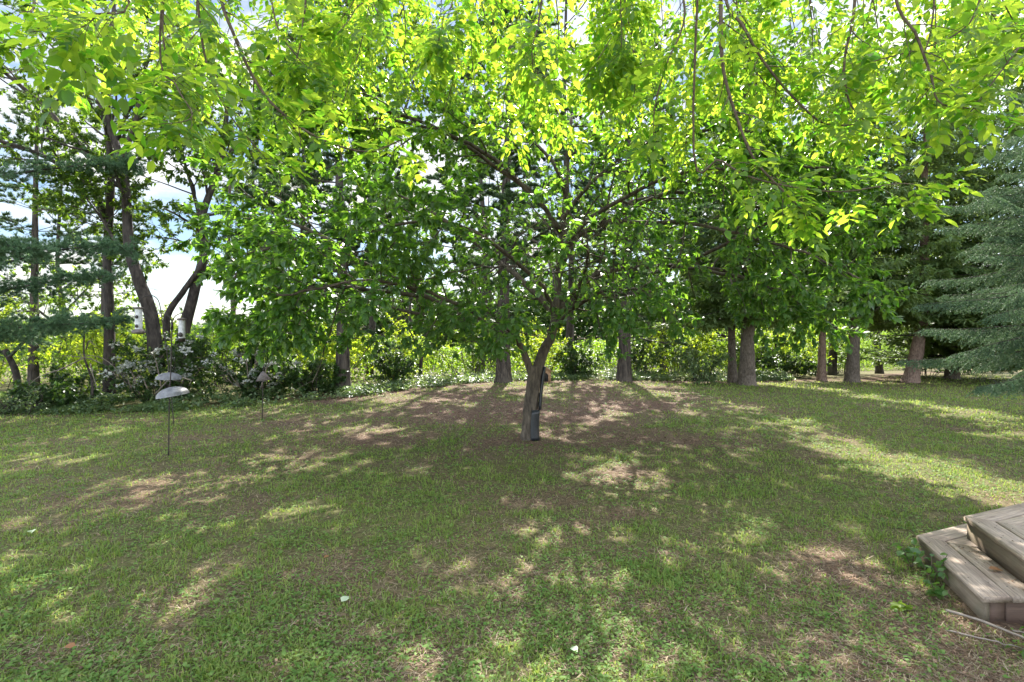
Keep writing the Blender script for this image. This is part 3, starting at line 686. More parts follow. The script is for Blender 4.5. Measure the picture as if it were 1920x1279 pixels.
    # compound leaves
    crown = MB(); rach = MB()
    P0, D0 = [], []
    for C in allt:
        m = rng.poisson(2.7)+1
        ts = np.append(rng.uniform(.2, 1, m-1), 1.0)
        for t in ts:
            p, d = poly_at(C, t*.999); s = rand_dirs(rng, 1)[0]; s = norm(s-d*np.dot(s, d))
            P0.append(p); D0.append(norm(.6*d+.85*s*np.array([1, 1, .45])+np.array([0, 0, -.12])))
    P0 = np.array(P0); D0 = np.array(D0); n = len(P0)
    L = rng.uniform(.10, .19, n); sidev = norm(np.cross(D0, norm(np.array([0, 0, 1.0])+.30*rand_dirs(rng, n))))
    upv = np.cross(sidev, D0)
    pos, yd, nr, ln = [], [], [], []
    for f, sgn in ((.42, 1), (.42, -1), (.72, 1), (.72, -1), (1, 0)):
        p = P0+D0*(L*f)[:, None]+np.array([0, 0, -1.0])*(.04*f*f)
        pos.append(p); yd.append(D0*(.75 if sgn else 1.0)+sidev*sgn*.85+np.array([0, 0, -.20])+.16*rand_dirs(rng, n)); nr.append(upv+.38*rand_dirs(rng, n)); ln.append(L*rng.uniform(.42, .58, n)*(1.12 if not sgn else 1))
    k = 5
    pos = np.concatenate(pos); yd = np.concatenate(yd); nr = np.concatenate(nr); ln = np.concatenate(ln)
    near = np.linalg.norm(pos-np.array([0, 0, CAM_H]), axis=1) > 1.7
    pos, yd, nr, ln = pos[near], yd[near], nr[near], ln[near]
    place(crown, L7V, [L7Q, L7T], pos, yd, nr, ln, ln*rng.uniform(.52, .74, len(ln)))
    # leaf stalks
    e = P0+D0*L[:, None]+[0, 0, -.04]; w = sidev*.0012
    V = np.stack([P0-w, P0+w, e+w*.6, e-w*.6], 1)
    crown.f.append(((np.array([[0, 1, 2, 3]])+(np.arange(n)*4)[:, None])+crown.n).astype(np.int32)); crown.v.append(V.reshape(-1, 3).astype(np.float32)); crown.n += 4*n
    crown.build('crown', M['ash'], root)
    print('ash leaflets', len(pos))
hang_tree()

def needles(mb, rng, pos, axis, K, length, width, spread=.8):
    n = len(pos); P = np.repeat(pos, K, 0); A = np.repeat(axis, K, 0)
    d = norm(A+spread*rand_dirs(rng, n*K)); L = length*rng.uniform(.7, 1.15, n*K)[:, None]
    s = norm(np.cross(d, rand_dirs(rng, n*K)))*width
    V = np.stack([P-s, P+s, P+d*L], 1); b = mb.n
    mb.v.append(V.reshape(-1, 3).astype(np.float32)); mb.n += 3*n*K
    mb.f.append((np.arange(n*K*3).reshape(-1, 3)+b).astype(np.int32))

def pine(name, base, H, r, lean, label, group, seed, z_live=3.2, z_dead=1.5, rad=3.0, K=13, nl=.15, nw=.013, tuft=17, mt='pine', bark='bark_pine', step=.62, nb=5, rtop=None):
    rng = np.random.default_rng(seed)
    x0, y0 = base; z0 = g1(x0, y0)-.08
    root = thing(name, (x0, y0, z0), label, 'tree', group)
    top = np.array([x0+lean[0], y0+lean[1], z0+H])
    b0 = np.array([x0, y0, z0])
    tk = MB(); P, rr = flared_trunk(tk, [b0, b0*.7+top*.3+[.05*rng.normal(), 0, 0], b0*.35+top*.65+[.06*rng.normal(), 0, 0], top], r, r*.18, 14, .30, seed, 30, .035)
    tk.build('trunk', M[bark], root, smooth=True)
    br = MB(); pos, ax = [], []
    z = z_dead
    while z < H-.3:
        t = z/H; p, d = poly_at(P, t); live = z > z_live
        ph = rng.uniform(0, 2*PI)
        for k in range(nb if live else max(2, nb-2)):
            a = ph+2*PI*k/nb+rng.normal()*.25
            prof = rad*(min(1, .55+.45*(z-z_live)/2.0) if live else .6)*(1-max(0, (z-H*.35)/(H*.65)))**.8+.3
            L = prof*rng.uniform(.7, 1.15)
            dd = np.array([math.cos(a), math.sin(a), .12+.25*max(0, t-.4) if live else rng.uniform(-.15, .2)])
            C = wander(rng, p, dd, L, 7, .07, .015 if live else -.01)
            r_ = max(.008, .030*(1-t)*L/2)
            tube(br, C, np.linspace(r_, .004, len(C)), 5, cap=False)
            m = int(4+L*5.0)
            for j in range(m):
                tt = .25+.75*(j+rng.random())/m
                q, dq = poly_at(C, tt); sd = np.cross(dq, [0, 0, 1]); sd = sd/max(np.linalg.norm(sd), 1e-6)*(1 if j % 2 else -1)
                ll = (.30+.42*L*.3*(1-tt*.6))*rng.uniform(.6, 1.2)
                C2 = wander(rng, q, dq*.6+sd*.8+[0, 0, .10*rng.normal()], ll, 4, .15, .02 if live else -.02)
                tube(br, C2, np.linspace(.007, .003, len(C2)), 3, cap=False)
                if not live and rng.random() > .12: continue
                mm = max(2, rng.poisson(tuft*ll/.45))
                for f in rng.uniform(.3, 1, mm):
                    qq, dq2 = poly_at(C2, f); pos.append(qq); ax.append(dq2*.7+[0, 0, .35])
        z += step*rng.uniform(.75, 1.25)
    br.build('boughs', M[bark], root)
    pos = np.array(pos); ax = norm(np.array(ax)); c = MB(); needles(c, rng, pos, ax, K, nl, nw)
    c.build('crown', M[mt], root)
    return len(pos)*K

def spruce(name, base, H, r, lean, label, group, seed, z0b=2.6, rad=2.8, bark='bark_grey', dens=1.0, curve=0.0):
    rng = np.random.default_rng(seed)
    x0, y0 = base; z0 = g1(x0, y0)-.08
    root = thing(name, (x0, y0, z0), label, 'tree', group)
    b0 = np.array([x0, y0, z0]); top = b0+[lean[0], lean[1], H]
    tk = MB(); P, rr = flared_trunk(tk, [b0, b0+np.array([lean[0]*.45+curve, lean[1]*.3, H*.22]), b0*.4+top*.6+[curve*.5, 0, 0], top], r, r*.12, 16, .28, seed, 34, .03)
    tk.build('trunk', M[bark], root, smooth=True)
    br = MB(); sp, sd_, sn = [], [], []
    for k in range(16):                                                 # broken stubs on the bare lower trunk
        p, d = poly_at(P, rng.uniform(.02, .6)); 
        if p[2]-z0 > z0b or p[2]-z0 < .7: continue
        a = rng.uniform(0, 2*PI); C = wander(rng, p, np.array([math.cos(a), math.sin(a), rng.uniform(-.2, .3)]), r+rng.uniform(.08, .5), 4, .12, -.02)
        tube(br, C, np.linspace(.014, .006, 5), 5)
    z = z0b-.7
    while z < H-.25:
        t = z/H; p, d = poly_at(P, t); live = z > z0b
        ph = rng.uniform(0, 2*PI); nb = 6
        for k in range(nb if live else 3):
            a = ph+2*PI*k/nb+rng.normal()*.2
            L = (rad*(1-((z-z0b)/(H-z0b)))**.75+.25)*rng.uniform(.75, 1.15)
            if not live: L *= .45
            C = wander(rng, p, np.array([math.cos(a), math.sin(a), .05]), L, 8, .05, -.035)
            C[:, 2] += .16*np.linspace(0, 1, 9)**3*L
            tube(br, C, np.linspace(max(.008, .022*L/2.5), .004, 9), 4, cap=False)
            if not live: continue
            m = int(L*13*dens)
            for j in range(m):
                tt = .12+.88*(j+rng.random())/m; q, dq = poly_at(C, tt)
                s = np.cross(dq, [0, 0, 1]); s = s/max(np.linalg.norm(s), 1e-6)*(1 if j % 2 else -1)
                ll = (.25+.30*(1-tt)*L*.5)*rng.uniform(.6, 1.2)
                dd = norm(dq*.55+s*.75+np.array([0, 0, -.25]))
                ns = int(3+ll*13)
                for f in np.linspace(.1, 1, ns):
                    sp.append(q+dd*ll*f+np.array([0, 0, -.16*f*f*ll])); sd_.append(norm(dd*.8+rng.normal(size=3)*.45+[0, 0, -.25]))
        z += .44*rng.uniform(.8, 1.2)
    br.build('boughs', M['bark_dark'], root)
    sp = np.array(sp); sd_ = np.array(sd_); n = len(sp)
    c = MB(); place(c, L4V, [L4T], sp, sd_, norm(np.array([0, 0, 1.0])+.7*rand_dirs(rng, n)), rng.uniform(.16, .30, n), rng.uniform(.06, .11, n))
    needles(c, rng, sp[::2], sd_[::2], 6, .09, .010, 1.0)
    c.build('crown', M['spruce'], root)
    return n

G_P = 'tall pines along the back of the lawn'; G_S = 'spruces at the right end of the lawn'
cnt = 0
cnt += pine('pine_tree', (-.27, 16.8), 13.5, .235, (.25, .2), 'tall dark pine whose thick trunk shows just left of the forked tree', G_P, 41, z_live=3.3, z_dead=2.0, rad=3.1)
cnt += pine('pine_tree', (-4.75, 15.0), 12.0, .20, (-.2, .2), 'dark pine trunk with leafy sprigs, left of the thin sapling at the lawn edge', G_P, 42, z_live=2.9, z_dead=1.9, rad=3.0)
cnt += pine('pine_tree', (3.75, 17.9), 12.5, .225, (.3, .1), 'pine trunk right of the forked tree, beside the blue green shrub', G_P, 43, z_live=2.9, z_dead=1.8, rad=3.0)
cnt += pine('pine_tree', (-8.0, 20.0), 12.0, .16, (.2, .1), 'thin far pine trunk behind the white blossom shrub', G_P, 44, z_live=3.2, z_dead=2.2, rad=2.6, tuft=11)
cnt += pine('pine_tree', (-17.5, 19.5), 11.5, .17, (.1, .1), 'straight dark pine at the far left edge', 'pines at the far left', 45, z_live=4.6, z_dead=1.9, rad=2.6, tuft=6)
cnt += pine('pine_tree', (-16.0, 21.0), 11.5, .17, (-.1, .1), 'second pine from the left edge, brownish and mossy trunk', 'pines at the far left', 46, z_live=5.0, z_dead=1.9, rad=2.4, tuft=6)
cnt += pine('pine_tree', (6.8, 24.0), 11.0, .15, (.1, .1), 'slim dark pine deep in the shrubs between two lawn trunks', G_P, 47, z_live=2.2, z_dead=2.0, rad=2.6, tuft=11)
print('pine needles', cnt)
n = 0
n += spruce('spruce_tree', (8.0, 18.2), 13.0, .27, (.15, .1), 'stout grey spruce trunk flared at its base, half hidden under broad leaves', G_S, 51, 3.6, 2.7)
n += spruce('spruce_tree', (7.95, 19.2), 11.5, .16, (-.1, .1), 'slim dark spruce trunk close beside the stout grey one', G_S, 52, 3.6, 2.0)
n += spruce('spruce_tree', (13.0, 22.4), 12.5, .17, (.1, 0), 'slender reddish spruce trunk, thinnest of the three at right', G_S, 53, 4.2, 2.6, 'bark_red')
n += spruce('spruce_tree', (13.9, 21.8), 14.0, .25, (.25, 0), 'straight spruce with ridged grey brown trunk between the slender and the leaning one', G_S, 54, 4.2, 3.2)
n += spruce('spruce_tree', (16.2, 21.7), 14.5, .27, (.9, 0), 'leaning spruce with sunlit reddish scaly trunk', G_S, 55, 4.0, 3.6, 'bark_red', curve=.12)
n += spruce('spruce_tree', (19.8, 24.0), 14.0, .25, (0, 0), 'dark green spruce behind the leaning red one, boughs almost to the ground', G_S, 56, 1.2, 3.8)
n += spruce('spruce_tree', (20.2, 20.6), 14.5, .25, (0, 0), 'broad green spruce filling the right edge behind the blue green one', G_S, 57, 2.2, 4.0)
print('spruce sprigs', n)

def blue_spruce():
    rng = np.random.default_rng(61)
    x0, y0 = 11.2, 10.0; z0 = g1(x0, y0)-.05
    root = thing('spruce_tree', (x0, y0, z0), 'blue green spruce at the right edge with long drooping boughs near the viewer', 'tree', G_S)
    tk = MB(); P, rr = flared_trunk(tk, [(x0, y0, z0), (x0, y0, 3), (x0+.05, y0, 6), (x0, y0, 9.5)], .20, .03, 12, .3, 61)
    tk.build('trunk', M['bark_grey'], root, smooth=True)
    br = MB(); pos, ax = [], []
    z = 1.75
    while z < 9.2:
        p, d = poly_at(P, (z-z0)/9.5); ph = rng.uniform(0, 2*PI); nb = 8
        for k in range(nb):
            a = ph+2*PI*k/nb+rng.normal()*.15
            if math.cos(a) > .35: continue                     # boughs on the far side are never seen
            L = (3.95*(1-(z/10.0))**.8)*rng.uniform(.82, 1.08)
            C = wander(rng, p, np.array([math.cos(a), math.sin(a), rng.uniform(-.30, .22)]), L, 9, .06, -.035)
            C[:, 2] += .12*np.linspace(0, 1, 10)**3*L
            tube(br, C, np.linspace(.018*L/3, .003, 10), 5, cap=False)
            m = int(L*15)
            for j in range(m):
                tt = .22+.78*(j+rng.random())/m; q, dq = poly_at(C, tt)
                s = np.cross(dq, [0, 0, 1]); s = s/max(np.linalg.norm(s), 1e-6)*(1 if j % 2 else -1)
                ll = (.16+.62*(1-tt)*L/3)*rng.uniform(.7, 1.15)
                C2 = wander(rng, q, dq*.7+s*.6+[0, 0, -.40], ll, 5, .08, -.07)
                tube(br, C2, np.linspace(.005, .002, 6), 3, cap=False)
                nt = int(ll*9)+1
                for i in range(nt):
                    f = (i+.5)/nt; q2, d2 = poly_at(C2, f)
                    for sg in (1, -1):
                        s2 = np.cross(d2, [0, 0, 1]); s2 = s2/max(np.linalg.norm(s2), 1e-6)*sg
                        l3 = rng.uniform(.07, .15)
                        d3 = norm(d2*.8+s2*.6+np.array([0, 0, -.25])+.15*rng.normal(size=3))
                        for g in np.linspace(.0, 1, 4): pos.append(q2+d3*l3*g); ax.append(d3)
                for g in np.linspace(.0, 1, int(ll*22)+2): q2, d2 = poly_at(C2, g*.999); pos.append(q2); ax.append(d2)
        z += .33*rng.uniform(.7, 1.3)
    br.build('boughs', M['bark_dark'], root)
    pos = np.array(pos); ax = np.array(ax); c = MB(); needles(c, rng, pos, ax, 8, .036, .0062, 1.1)
    c.build('crown', M['bspruce'], root); print('blue spruce needles', len(pos)*7)
blue_spruce()

def white_pine():
    """soft-needled pine whose boughs come in from the left"""
    rng = np.random.default_rng(71)
    x0, y0 = -12.6, 11.6; z0 = g1(x0, y0)-.05
    root = thing('pine_tree', (x0, y0, z0), 'soft blue green pine at the left edge with long feathery boughs', 'tree', 'pines at the far left')
    tk = MB(); P, rr = flared_trunk(tk, [(x0, y0, z0), (x0+.1, y0, 3), (x0, y0+.1, 6), (x0+.1, y0, 10)], .22, .05, 12, .3, 71)
    tk.build('trunk', M['bark_pine'], root, smooth=True)
    br = MB(); pos, ax = [], []
    boughs = [[(-12.5, 11.6, 2.6), (-11.4, 11.0, 3.3), (-10.2, 10.6, 3.55), (-9.3, 10.4, 3.5)], [(-12.5, 11.6, 2.9), (-11.2, 12.2, 3.6), (-9.8, 12.4, 3.9), (-8.9, 12.4, 3.8)], [(-12.5, 11.6, 1.3), (-11.3, 11.3, 1.75), (-10.0, 11.0, 2.0), (-8.6, 10.7, 2.05)], [(-12.5, 11.6, 2.2), (-11.2, 11.6, 2.75), (-9.8, 11.5, 3.0), (-8.7, 11.4, 3.1)],
              [(-12.5, 11.6, 2.0), (-11.6, 10.8, 2.6), (-10.6, 10.0, 2.7), (-9.6, 9.6, 2.5)],
              [(-12.5, 11.6, 1.4), (-11.6, 12.3, 1.8), (-10.4, 12.8, 2.1), (-9.4, 13.0, 2.2)],
              [(-12.5, 11.6, 3.4), (-11.6, 10.6, 3.8), (-10.8, 9.8, 4.0), (-10.0, 9.4, 3.8)], 
              [(-12.5, 11.6, 7), (-11.8, 10.8, 7.6), (-10.8, 10.2, 8.0)], [(-12.5, 11.6, 5), (-11.5, 12.4, 5.6), (-10.2, 13, 6.0), (-9.3, 13.2, 6)]]
    for bp in boughs:
        C = spline(bp, 14); tube(br, C, np.linspace(.035, .006, 14), 5, cap=False)
        for j in range(60):
            tt = .2+.8*(j+rng.random())/60; q, dq = poly_at(C, tt*.999)
            s = np.cross(dq, [0, 0, 1]); s = s/np.linalg.norm(s)*(1 if j % 2 else -1)
            ll = rng.uniform(.25, .75)*(1.15-.6*tt)
            C2 = wander(rng, q, dq*.65+s*.8+[0, 0, .26*rng.normal()], ll, 5, .13, .0)
            tube(br, C2, np.linspace(.006, .0025, 6), 3, cap=False)
            for f in np.linspace(.3, 1, int(4+ll*12)):
                q2, d2 = poly_at(C2, f*.999); pos.append(q2+.07*rng.normal(size=3)); ax.append(norm(d2*.7+rng.normal(size=3)*.35+[0, 0, .15]))
    br.build('boughs', M['bark_dark'], root)
    pos = np.array(pos); ax = np.array(ax); c = MB(); needles(c, rng, pos, ax, 34, .12, .0055, .75)
    c.build('crown', M['wpine'], root); print('white pine needles', len(pos)*34)
white_pine()

def wild_tree(base, stems, label, seed, group, leaf=.135, per=44, mt='wild', bark='bark_dark', lv=None, name='broadleaf_tree'):
    rng = np.random.default_rng(seed)
    x0, y0 = base; z0 = g1(x0, y0)-.08
    root = thing(name, (x0, y0, z0), label, 'tree', group)
    allt = []
    first = True
    for pts, r0, r1, leafy in stems:
        b = MB(); P = spline(pts, 22)
        r = np.linspace(r0, r1, 22)
        if first: r = r*(1+.3*np.exp(-(P[:, 2]-P[0, 2])/.25))
        tube(b, P, r, 9, rough=.03, rng=rng)
        tw = []
        if leafy:
            sprout(rng, b, tw, P, r0, r1, lv or [
                dict(n=11, t0=leafy, ang=.9, L=1.9, wob=.14, grav=.01, r=.45, k=5, seg=6),
                dict(n=6, t0=.25, ang=.8, L=.85, wob=.16, grav=-.01, r=.5, k=3, seg=4, rmin=.004)], flat=.2)
        b.build('trunk' if first else 'branch', M[bark], root, smooth=True); first = False
        allt += tw
    pos, out = twig_points(rng, allt, per)
    c = MB(); leaves_on(c, rng, pos, out, leaf, .5, .35)
    c.build('crown', M[mt], root); return len(pos)

G_W = 'wild trees at the left behind the shrubs'
nl = 0
# the straight one at px 205, d 14.5 and its limbs
D = 14.5
nl += wild_tree((-10.95, D), [
    ([(-10.95, D, -.1), (-10.95, D, 2.2), (-11.0, D, 4.0), (-10.9, D, 6.2), (-11.0, D, 8.0), (-10.8, D, 11)], .15, .05, .55),
    ([at(200, 415, D), at(170, 350, D-.3), at(95, 300, D-.8), at(0, 265, D-1.5), at(-120, 240, D-2)], .075, .03, .35),
    ([at(188, 320, D), at(120, 240, D+.2), at(60, 180, D), at(0, 130, D-.2), at(-90, 60, D)], .085, .03, .3),
    ([at(205, 260, D), at(180, 170, D+.3), at(140, 90, D+.2), at(110, 20, D), at(80, -80, D)], .08, .03, .3),
    ([at(212, 300, D), at(240, 210, D-.4), at(300, 150, D-.8), at(340, 80, D-1)], .05, .02, .2),
    ], 'straight dark tree with high open crown above the left shrubs', 81, G_W)
D = 14.0
nl += wild_tree((-9.25, D), [
    ([at(292, 690, D), at(285, 600, D), at(262, 530, D), at(243, 470, D), at(238, 400, D), at(232, 320, D), at(205, 230, D), at(195, 140, D), at(200, 20, D)], .18, .05, .5),
    ([at(230, 300, D), at(262, 200, D-.3), at(275, 120, D-.4), at(330, 20, D-.6)], .07, .025, .2),
    ([at(244, 480, D), at(215, 450, D-.2), at(190, 410, D-.3), at(160, 370, D-.4)], .05, .02, .4),
    ], 'tree with a thick trunk that curves up to the left', 82, G_W)
D = 15.0
nl += wild_tree((-9.6, D), [
    ([at(320, 730, D), at(345, 620, D), at(366, 540, D), at(383, 470, D), at(378, 410, D), at(405, 330, D), at(420, 260, D), at(430, 150, D)], .165, .05, .45),
    ([at(312, 640, D-.2), at(315, 590, D-.2), at(345, 545, D-.2), at(375, 500, D-.2), at(400, 440, D)], .10, .05, 0),
    ([at(378, 420, D), at(362, 360, D), at(345, 300, D-.2), at(330, 220, D-.4)], .06, .02, .2),
    ([at(400, 340, D), at(445, 270, D+.3), at(500, 210, D+.6), at(540, 120, D+.6)], .06, .02, .2),
    ([at(383, 470, D), at(330, 450, D+.2), at(285, 445, D+.2)], .03, .01, .3),
    ], 'leaning two stemmed tree above the white blossom shrub', 83, G_W)
for k, (x, y, h, lb) in enumerate([(-6.2, 23.2, 17.5, 'lofty tree whose crown shows above the leftmost lawn pine'), (-1.4, 24.0, 18, 'lofty tree whose crown shows above the small sapling'), (2.4, 23.4, 18, 'lofty tree whose crown shows above the forked tree'),
        (-13.0, 27, 15, 'lofty tree whose crown shows above the straight dark tree')]):
    nl += wild_tree((x, y), [([(x, y, -.2), (x+.2, y, h*.3), (x-.1, y, h*.6), (x, y, h)], .16, .05, .7), ([(x, y, h*.58), (x+1.5, y-.5, h*.64), (x+2.6, y-.6, h*.86)], .08, .03, .25), ([(x, y, h*.56), (x-1.5, y+.3, h*.68), (x-2.8, y, h*.84)], .08, .03, .25)],
        lb, 750+k, 'lofty trees behind the shrubs', leaf=.22, per=30, mt='wild', bark='bark_dark',
        lv=[dict(n=13, t0=leafy_, ang=.95, L=2.6, wob=.14, grav=.0, r=.4, k=4, seg=5) for leafy_ in (.25,)]+[dict(n=6, t0=.2, ang=.8, L=1.0, wob=.16, grav=-.02, r=.5, k=3, seg=4, rmin=.005)])
nl += wild_tree((-19.5, 23), [
    ([(-19.5, 23, -.2), (-19.3, 23, 2.5), (-19.6, 23, 5), (-19.4, 23, 9)], .15, .04, .12),
    ([(-19.4, 23, 1.5), (-18.2, 22.6, 2.6), (-16.8, 22.3, 3.4)], .06, .02, .2), ([(-19.4, 23, 2.2), (-20.8, 22.8, 3.4), (-22.4, 22.5, 4.3)], .06, .02, .2), ([(-19.4, 23, 2.8), (-18.0, 23.2, 4.4), (-16.2, 23.3, 5.4)], .05, .02, .2)], 'low branching leafy tree behind the mossy pine trunks at far left', 90, G_W, per=34, leaf=.16, mt='shrub_md')
nl += wild_tree((-11.6, 22), [
    ([(-11.6, 22, -.2), (-11.5, 22, 3), (-11.7, 22, 6), (-11.5, 22, 10.5)], .13, .04, .35),
    ([(-11.6, 22, 4), (-10.5, 22, 6), (-9.8, 22, 8.5)], .06, .02, .2)], 'slim pale barked tree far behind the leaning one', 84, G_W, per=34, bark='bark_grey')
# trees beyond the shrubs, right of centre
nl += wild_tree((11.9, 26), [
    ([(12.9, 26, -.3), (12.6, 26, 1.0), (11.8, 26, 1.55), (10.8, 26, 1.75), (9.8, 26, 2.3), (9.0, 26, 3.4)], .14, .04, .4),
    ([(12.7, 26, .8), (12.9, 26, 2.4), (12.6, 26.3, 4.5), (12.8, 26.5, 6.5)], .10, .03, .3)], 'crooked tree arching to the left behind the stout grey spruce', 85, 'broadleaf trees behind the spruces', mt='shrub')
nl += wild_tree((16.2, 27), [
    ([(16.2, 27, -.3), (16.3, 27, 3), (16.1, 27, 6), (16.3, 27, 9.5)], .22, .06, .3)], 'dark upright trunk glimpsed between the slender and the ridged spruce', 86, 'broadleaf trees behind the spruces', mt='shrub', bark='bark_dark')
nl += wild_tree((20.0, 29), [
    ([(20.0, 29, -.3), (19.8, 29, 3), (20.1, 29, 6), (19.9, 29, 9.5)], .2, .06, .25)], 'dark trunk with bright leaves between the ridged and the leaning spruce', 87, 'broadleaf trees behind the spruces', mt='shrub', bark='bark_dark')
# taller trees that close the view
for k, (x, y, h, lb) in enumerate([(-8.5, 44, 15, 'tall leafy tree far behind the leftmost lawn pine'), (-2.0, 47, 16, 'tall leafy tree far behind the small sapling'),
        (5.0, 45, 15, 'tall leafy tree far behind the small wooden house'), (11.5, 44, 15, 'tall leafy tree far behind the pale young shrub'), (17.5, 45, 15, 'tall leafy tree beyond the crooked arching tree'), (30, 40, 14, 'tall leafy tree beyond the dark rounded bush')]):
    nl += wild_tree((x, y), [([(x, y, -.4), (x+.1, y, h*.3), (x-.15, y, h*.6), (x, y, h)], .17, .04, .28), ([(x, y, h*.3), (x+1.2, y-.5, h*.5), (x+2.2, y-.6, h*.75)], .08, .02, .2), ([(x, y, h*.25), (x-1.2, y+.3, h*.45), (x-2.4, y, h*.7)], .08, .02, .2)],
        lb, 700+k, 'tall leafy trees beyond the shrubs', leaf=.28, per=40, mt='wild', bark='bark_dark',
        lv=[dict(n=12, t0=.2, ang=.95, L=3.2, wob=.14, grav=.0, r=.45, k=4, seg=5), dict(n=6, t0=.2, ang=.8, L=.95, wob=.16, grav=-.02, r=.5, k=3, seg=4, rmin=.005)])
# the sapling
nl += wild_tree((-3.0, 17.6), [
    ([(-3.0, 17.6, .1), (-3.02, 17.6, .7), (-2.98, 17.6, 1.15)], .075, .05, 0),
    ([(-2.98, 17.6, 1.1), (-3.15, 17.5, 1.6), (-3.4, 17.4, 2.2), (-3.6, 17.3, 3.0)], .035, .012, .3),
    ([(-2.98, 17.6, 1.1), (-2.75, 17.6, 1.5), (-2.4, 17.6, 1.9), (-2.1, 17.7, 2.6)], .035, .012, .3)], 'small dark sapling with a low fork among the bright shrubs', 88, 'small trees in the undergrowth', per=6, leaf=.09,
    lv=[dict(n=5, t0=.3, ang=.7, L=.7, wob=.15, grav=.01, r=.45, k=4, seg=5), dict(n=4, t0=.2, ang=.8, L=.3, wob=.15, grav=0, r=.5, k=3, seg=3, rmin=.004)], bark='bark_dark', name='sapling')
nl += wild_tree((-12.3, 13.2), [
    ([(-12.3, 13.2, -.1), (-12.25, 13.2, .8), (-12.45, 13.1, 1.5)], .09, .06, 0),
    ([(-12.4, 13.1, 1.35), (-12.9, 13.0, 1.7), (-13.3, 12.9, 2.2)], .04, .012, .3),
    ([(-12.35, 13.1, 1.3), (-11.9, 13.1, 1.8), (-11.6, 13.1, 2.4)], .04, .012, .3)], 'stubby dark tree with knobbly top at the left edge of the lawn', 89, 'small trees in the undergrowth', per=9, leaf=.09,
    lv=[dict(n=5, t0=.3, ang=.7, L=.7, wob=.15, grav=.01, r=.45, k=4, seg=5), dict(n=4, t0=.2, ang=.8, L=.3, wob=.15, grav=0, r=.5, k=3, seg=3, rmin=.004)], bark='bark_dark', name='sapling')
print('wild leaves', nl)

# ------------------------------------------------------------------ shrubs
def shrub(x, y, w, h, label, group, seed, mt='shrub', n=3600, leaf=.10, stems=14, name='shrub', cat='shrub', dep=None, low=.05):
    rng = np.random.default_rng(seed); z0 = g1(x, y)-.05
    root = thing(name, (x, y, z0), label, cat, group)
    b = MB(); tw = []
    for k in range(stems):
        a = rng.uniform(0, 2*PI); rr = rng.random()**.5
        e = np.array([x+math.cos(a)*rr*w*.5, y+math.sin(a)*rr*(dep or w)*.5, z0+h*(1.05-.45*rr*rr)*rng.uniform(.7, 1.08)])
        s = np.array([x+math.cos(a)*rr*w*.12, y+math.sin(a)*rr*w*.12, z0])
        m = (s+e)*.5+[0, 0, h*.10]+rng.normal(size=3)*.05*w
        P = spline([s, m, e], 8); tube(b, P, np.linspace(.016, .004, 8), 4, cap=False)
        sprout(rng, b, tw, P, .016, .004, [dict(n=8, t0=low, ang=.95, L=.30*max(h, w*.6)+.1, wob=.18, grav=-.01, r=.5, k=3, seg=4, rmin=.003)])
        tw.append(P[3:])
    b.build('stem', M['bark_dark'], root)
    pos, out = twig_points(rng, tw, n/len(tw))
    pos[:, 2] = np.maximum(pos[:, 2], gz(pos[:, 0], pos[:, 1])+.02)
    c = MB(); leaves_on(c, rng, pos, out, leaf, .55, .3); c.build('foliage', M[mt], root)
    return root, pos

G_H = 'wild shrubs along the back of the lawn'
SH = [ # x, y, width, height, material, label
    (-14.5, 14.6, 3.4, 2.4, 'shrub', 'bright green bush at the left edge behind the stubby tree'),
    (-17.2, 16.2, 3.6, 2.6, 'shrub', 'leafy bush at the far left edge under the two mossy pine trunks'),
    (-11.6, 15.6, 3.2, 2.2, 'shrub', 'yellow green bush under the feathery pine boughs'),
    (-13.0, 18.5, 4.0, 2.6, 'shrub', 'tall pale green bush behind the feathery pine boughs'),
    (-9.9, 17.6, 3.0, 2.5, 'shrub', 'light green bush behind the straight dark trunk and left bird feeder'),
    (-11.0, 13.2, 2.2, .9, 'shrub_dk', 'low dark bush in front of the pine boughs near the lawn'),
    (-5.9, 16.2, 2.4, 1.7, 'shrub', 'yellow green bush behind the dark cone post'),
    (-5.4, 14.6, 1.5, 1.0, 'shrub_dk', 'low dark bush at the foot of the leftmost lawn pine'),
    (-3.9, 16.9, 2.0, 1.3, 'shrub_dk', 'low dark leafy bush right of the leftmost lawn pine'),
    (-4.2, 19.5, 3.4, 2.2, 'shrub', 'bright bush left of the small sapling'),
    (-1.5, 20.0, 3.6, 2.1, 'shrub', 'very bright yellow bush right of the small sapling'),
    (-7.0, 20.5, 3.5, 2.4, 'shrub', 'bright bush behind the white blossom shrub'),
    (1.2, 20.2, 3.0, 2.1, 'shrub', 'bright green bush behind the small wooden house'),
    (2.4, 19.0, 1.9, 1.3, 'shrub_dk', 'blue green dark bush left of the pine right of the forked tree'),
    (4.9, 20.6, 2.6, 2.0, 'shrub_dk', 'dark green bush right of the pine right of the forked tree'),
    (7.0, 22.2, 3.2, 2.6, 'shrub', 'tall yellow green bush left of the slim dark spruce trunk'),
    (10.2, 23.6, 3.2, 2.2, 'shrub', 'yellow green bush right of the stout grey spruce'),
    (11.0, 24.8, 2.6, 1.3, 'shrub_dk', 'low deep green bush under the crooked arching tree'),
    (14.0, 27.0, 3.6, 2.6, 'shrub', 'bright bush behind the slender reddish spruce'),
    (17.4, 28.2, 4.0, 2.8, 'shrub', 'bright bush between the ridged and the leaning spruce'),
    (13.4, 25.2, 2.8, 1.1, 'shrub_dk', 'low dark bush behind the slender reddish spruce'),
    (20.6, 26.6, 3.4, 2.4, 'shrub_dk', 'very dark bush right of the leaning red spruce'),
    (23.2, 27.6, 3.6, 2.3, 'shrub_dk', 'dark rounded bush under the blue green boughs'),
    (26.5, 31.0, 4.0, 3.0, 'shrub_dk', 'dark bush at the right edge beyond the bright strip of lawn'),
]
